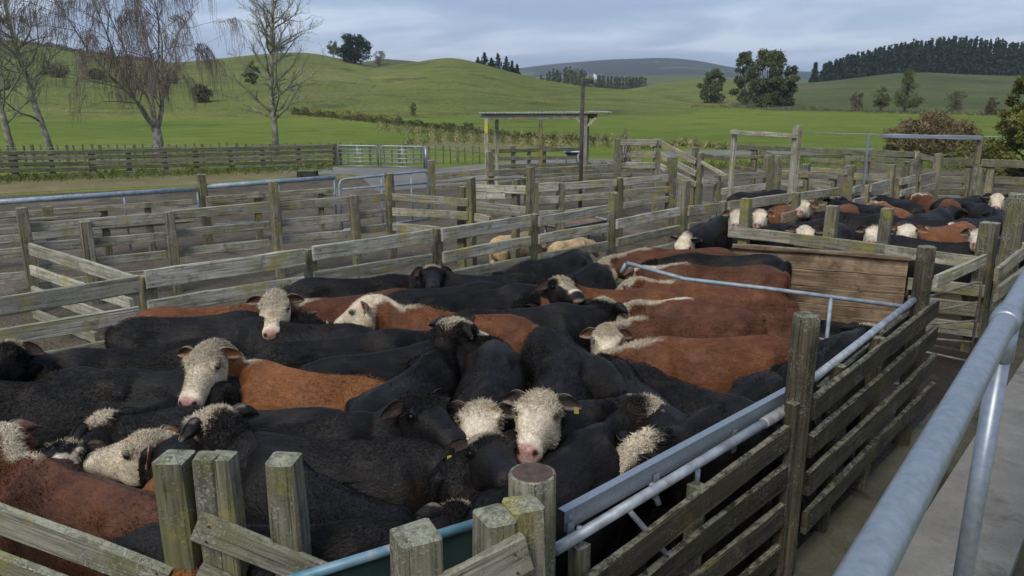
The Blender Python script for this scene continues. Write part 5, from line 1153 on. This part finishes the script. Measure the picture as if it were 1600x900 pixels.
cow('dark red brown beast at the back near the corner of the board gate', (-4.968, 9.225), -139.0, 'rwf', (0, -12, 0, -30, 0), 46)
cow('black beast with hidden head just left of the muddy board gate', (-4.341, 9.279), -149.4, 'black', (0, -16, 0, -30, 0), 47)
cow('black beast under the board fence with its rump high at the right', (-6.026, 7.640), -93.4, 'black', (0, -8, 0, -30, 0), 48)
cow('black beast behind the broad red one, rump against the tall fence post', (-5.255, 7.123), -84.8, 'black', (-4, -8, 0, -30, 0), 49)
cow('black beast with white poll and white cheek looking right in mid pen', (-5.488, 5.831), 66.0, 'bbl', (-58.2, 23, -36.1, -11.7, 0), 50)
cow('black beast in front of it with cream tuft between its ears', (-4.707, 5.562), 53.9, 'bpo', (36.6, 6.9, 13.3, -33.3, 0), 51)
cow('black beast with smooth rounded back in the middle rear of the pen', (-5.868, 5.676), 65.1, 'black', (0, -4, 0, -36, 0), 52)
cow('dark brown beast mostly hidden against the rear board fence', (-5.938, 6.373), 45.9, 'black', (0, -10, 0, -30, 0), 53)
cow('black beast along the left fence with curly white poll facing the viewer', (-7.000, 5.316), 56.2, 'bpo', (-32.5, 26.1, -66.5, -20.9, 0), 54)
cow('black beast seen between the white face and the long red beast', (-5.993, 3.849), -153.8, 'black', (0, -12, 0, -30, 0), 55)
cow('black beast with white eared head squeezed behind the round post', (-2.004, 6.350), 87.7, 'bbl', (0, 2, -10, -30, 0), 56)
cow('white faced red beast left of the thick post in the far pen, facing the viewer', (-5.819, 13.205), -76.9, 'rwf', (3.5, 38.4, 6.8, -44.1, 0), 70, hi=False, group=FARG)
cow('white faced red beast right of the thick post in the far pen, facing the viewer', (-5.477, 13.681), -86.3, 'rwf', (9.3, 32.3, 6.6, -39.3, 0), 71, hi=False, tag_side=1, group=FARG)
cow('black beast standing across the front of the far pen, left', (-4.646, 12.523), -118.0, 'black', (0, -8, 0, -30, 0), 73, hi=False, group=FARG)
cow('black beast with curly white forehead at the front rail of the far pen', (-4.113, 12.312), -92.3, 'bwf', (12, 37.7, 12.5, -42.1, 0), 74, hi=False, group=FARG)
cow('red beast under the left fence of the far pen', (-5.607, 14.808), 86.6, 'rwf', (0, -6, 0, -30, 0), 75, hi=False, group=FARG)
cow('white headed red beast behind the tan board in the far pen', (-4.842, 14.728), -108.6, 'rwf', (19.9, 47.4, 11, -45.3, 0), 76, hi=False, group=FARG)
cow('black beast with rusty back in the middle of the far pen', (-4.192, 14.169), -168.5, 'bbr', (0, 8, 0, -40, 0), 77, hi=False, group=FARG)
cow('black beast with white face beside the right cut off post, at the front rail', (-3.310, 13.115), -93.4, 'bwf', (6.2, 34.3, 10.6, -38.6, 0), 78, hi=False, group=FARG)
cow('bright red beast with white head in the front of the far pen', (-2.737, 13.732), -112.1, 'rwf', (12.8, 25.2, 15.7, -25.5, 0), 79, hi=False, group=FARG)
cow('black beast across the front right of the far pen', (-2.442, 12.311), 10.6, 'black', (0, 0, 0, -36, 0), 80, hi=False, group=FARG)
cow('black beast with white forelock near the right of the far pen', (-2.434, 15.047), -113.5, 'bpo', (30, 8, 10, -50, 0), 81, hi=False, group=FARG)
cow('black beast in the middle of the far pen with yellow tagged ear', (-3.258, 15.316), 81.5, 'black', (0, 10, 0, -40, 0), 82, hi=False, tag_side=-1, group=FARG)
cow('red beast with round rump behind the right cut off post', (-4.001, 15.569), 124.2, 'rwf', (0, 0, 0, -36, 0), 83, hi=False, group=FARG)
cow('black beast at the rear left of the far pen', (-4.249, 16.737), 139.4, 'black', (0, 4, 0, -36, 0), 84, hi=False, group=FARG)
cow('red rumped beast at the rear of the far pen', (-3.631, 17.540), 126.8, 'rwf', (0, 0, 0, -36, 0), 85, hi=False, group=FARG)
cow('black beast with white head and yellow tag at the rear right of the far pen', (-3.259, 17.867), 67.0, 'bwf', (-72, 19.1, -75, -29.7, 0), 86, hi=False, tag_side=1, group=FARG)
cow('black beast behind the thick right post of the far pen', (-2.445, 16.561), 128.3, 'black', (0, 4, 0, -36, 0), 87, hi=False, group=FARG)
cow('white faced beast beside the thick right post, looking left', (-1.772, 13.487), -111.5, 'bwf', (20.6, 44.6, 7.6, -44, 0), 88, hi=False, group=FARG)
cow('black beast standing beside the right hand fence of the far pen', (-2.045, 15.591), 111.3, 'black', (0, 6, 0, -36, 0), 89, hi=False, group=FARG)
cow('black beast between the two red ones in the far pen', (-3.410, 14.131), -176.2, 'black', (0, 0, 0, -36, 0), 90, hi=False, group=FARG)
cow('black beast at the left rear of the far pen with white forelock', (-4.506, 15.485), 149.7, 'bpo', (-38.3, 13.2, 4.4, -33.5, 0), 91, hi=False, group=FARG)
cow('dark beast behind the third fence board left of the far pen', (-5.808, 11.779), -84.6, 'bwf', (0, 0, 0, -50, 0), 92, hi=False, group=FARG)
cow('black beast in the back pen behind the two rail fence', (-6.763, 16.020), 60.3, 'black', (0, -6, 0, -36, 0), 94, hi=False, group=FARG)
cow('cream calf with dark back behind the left of the rear board fence', (-8.932, 10.347), 79.7, 'cream', (0, -16, 0, -30, 0), 95, hi=False, scale=0.66, group=FARG)
cow('pale cream calf behind the rear board fence near the tall post', (-7.991, 10.768), 84.6, 'cream', (0, -16, 0, -30, 0), 96, hi=False, scale=0.62, group=FARG)
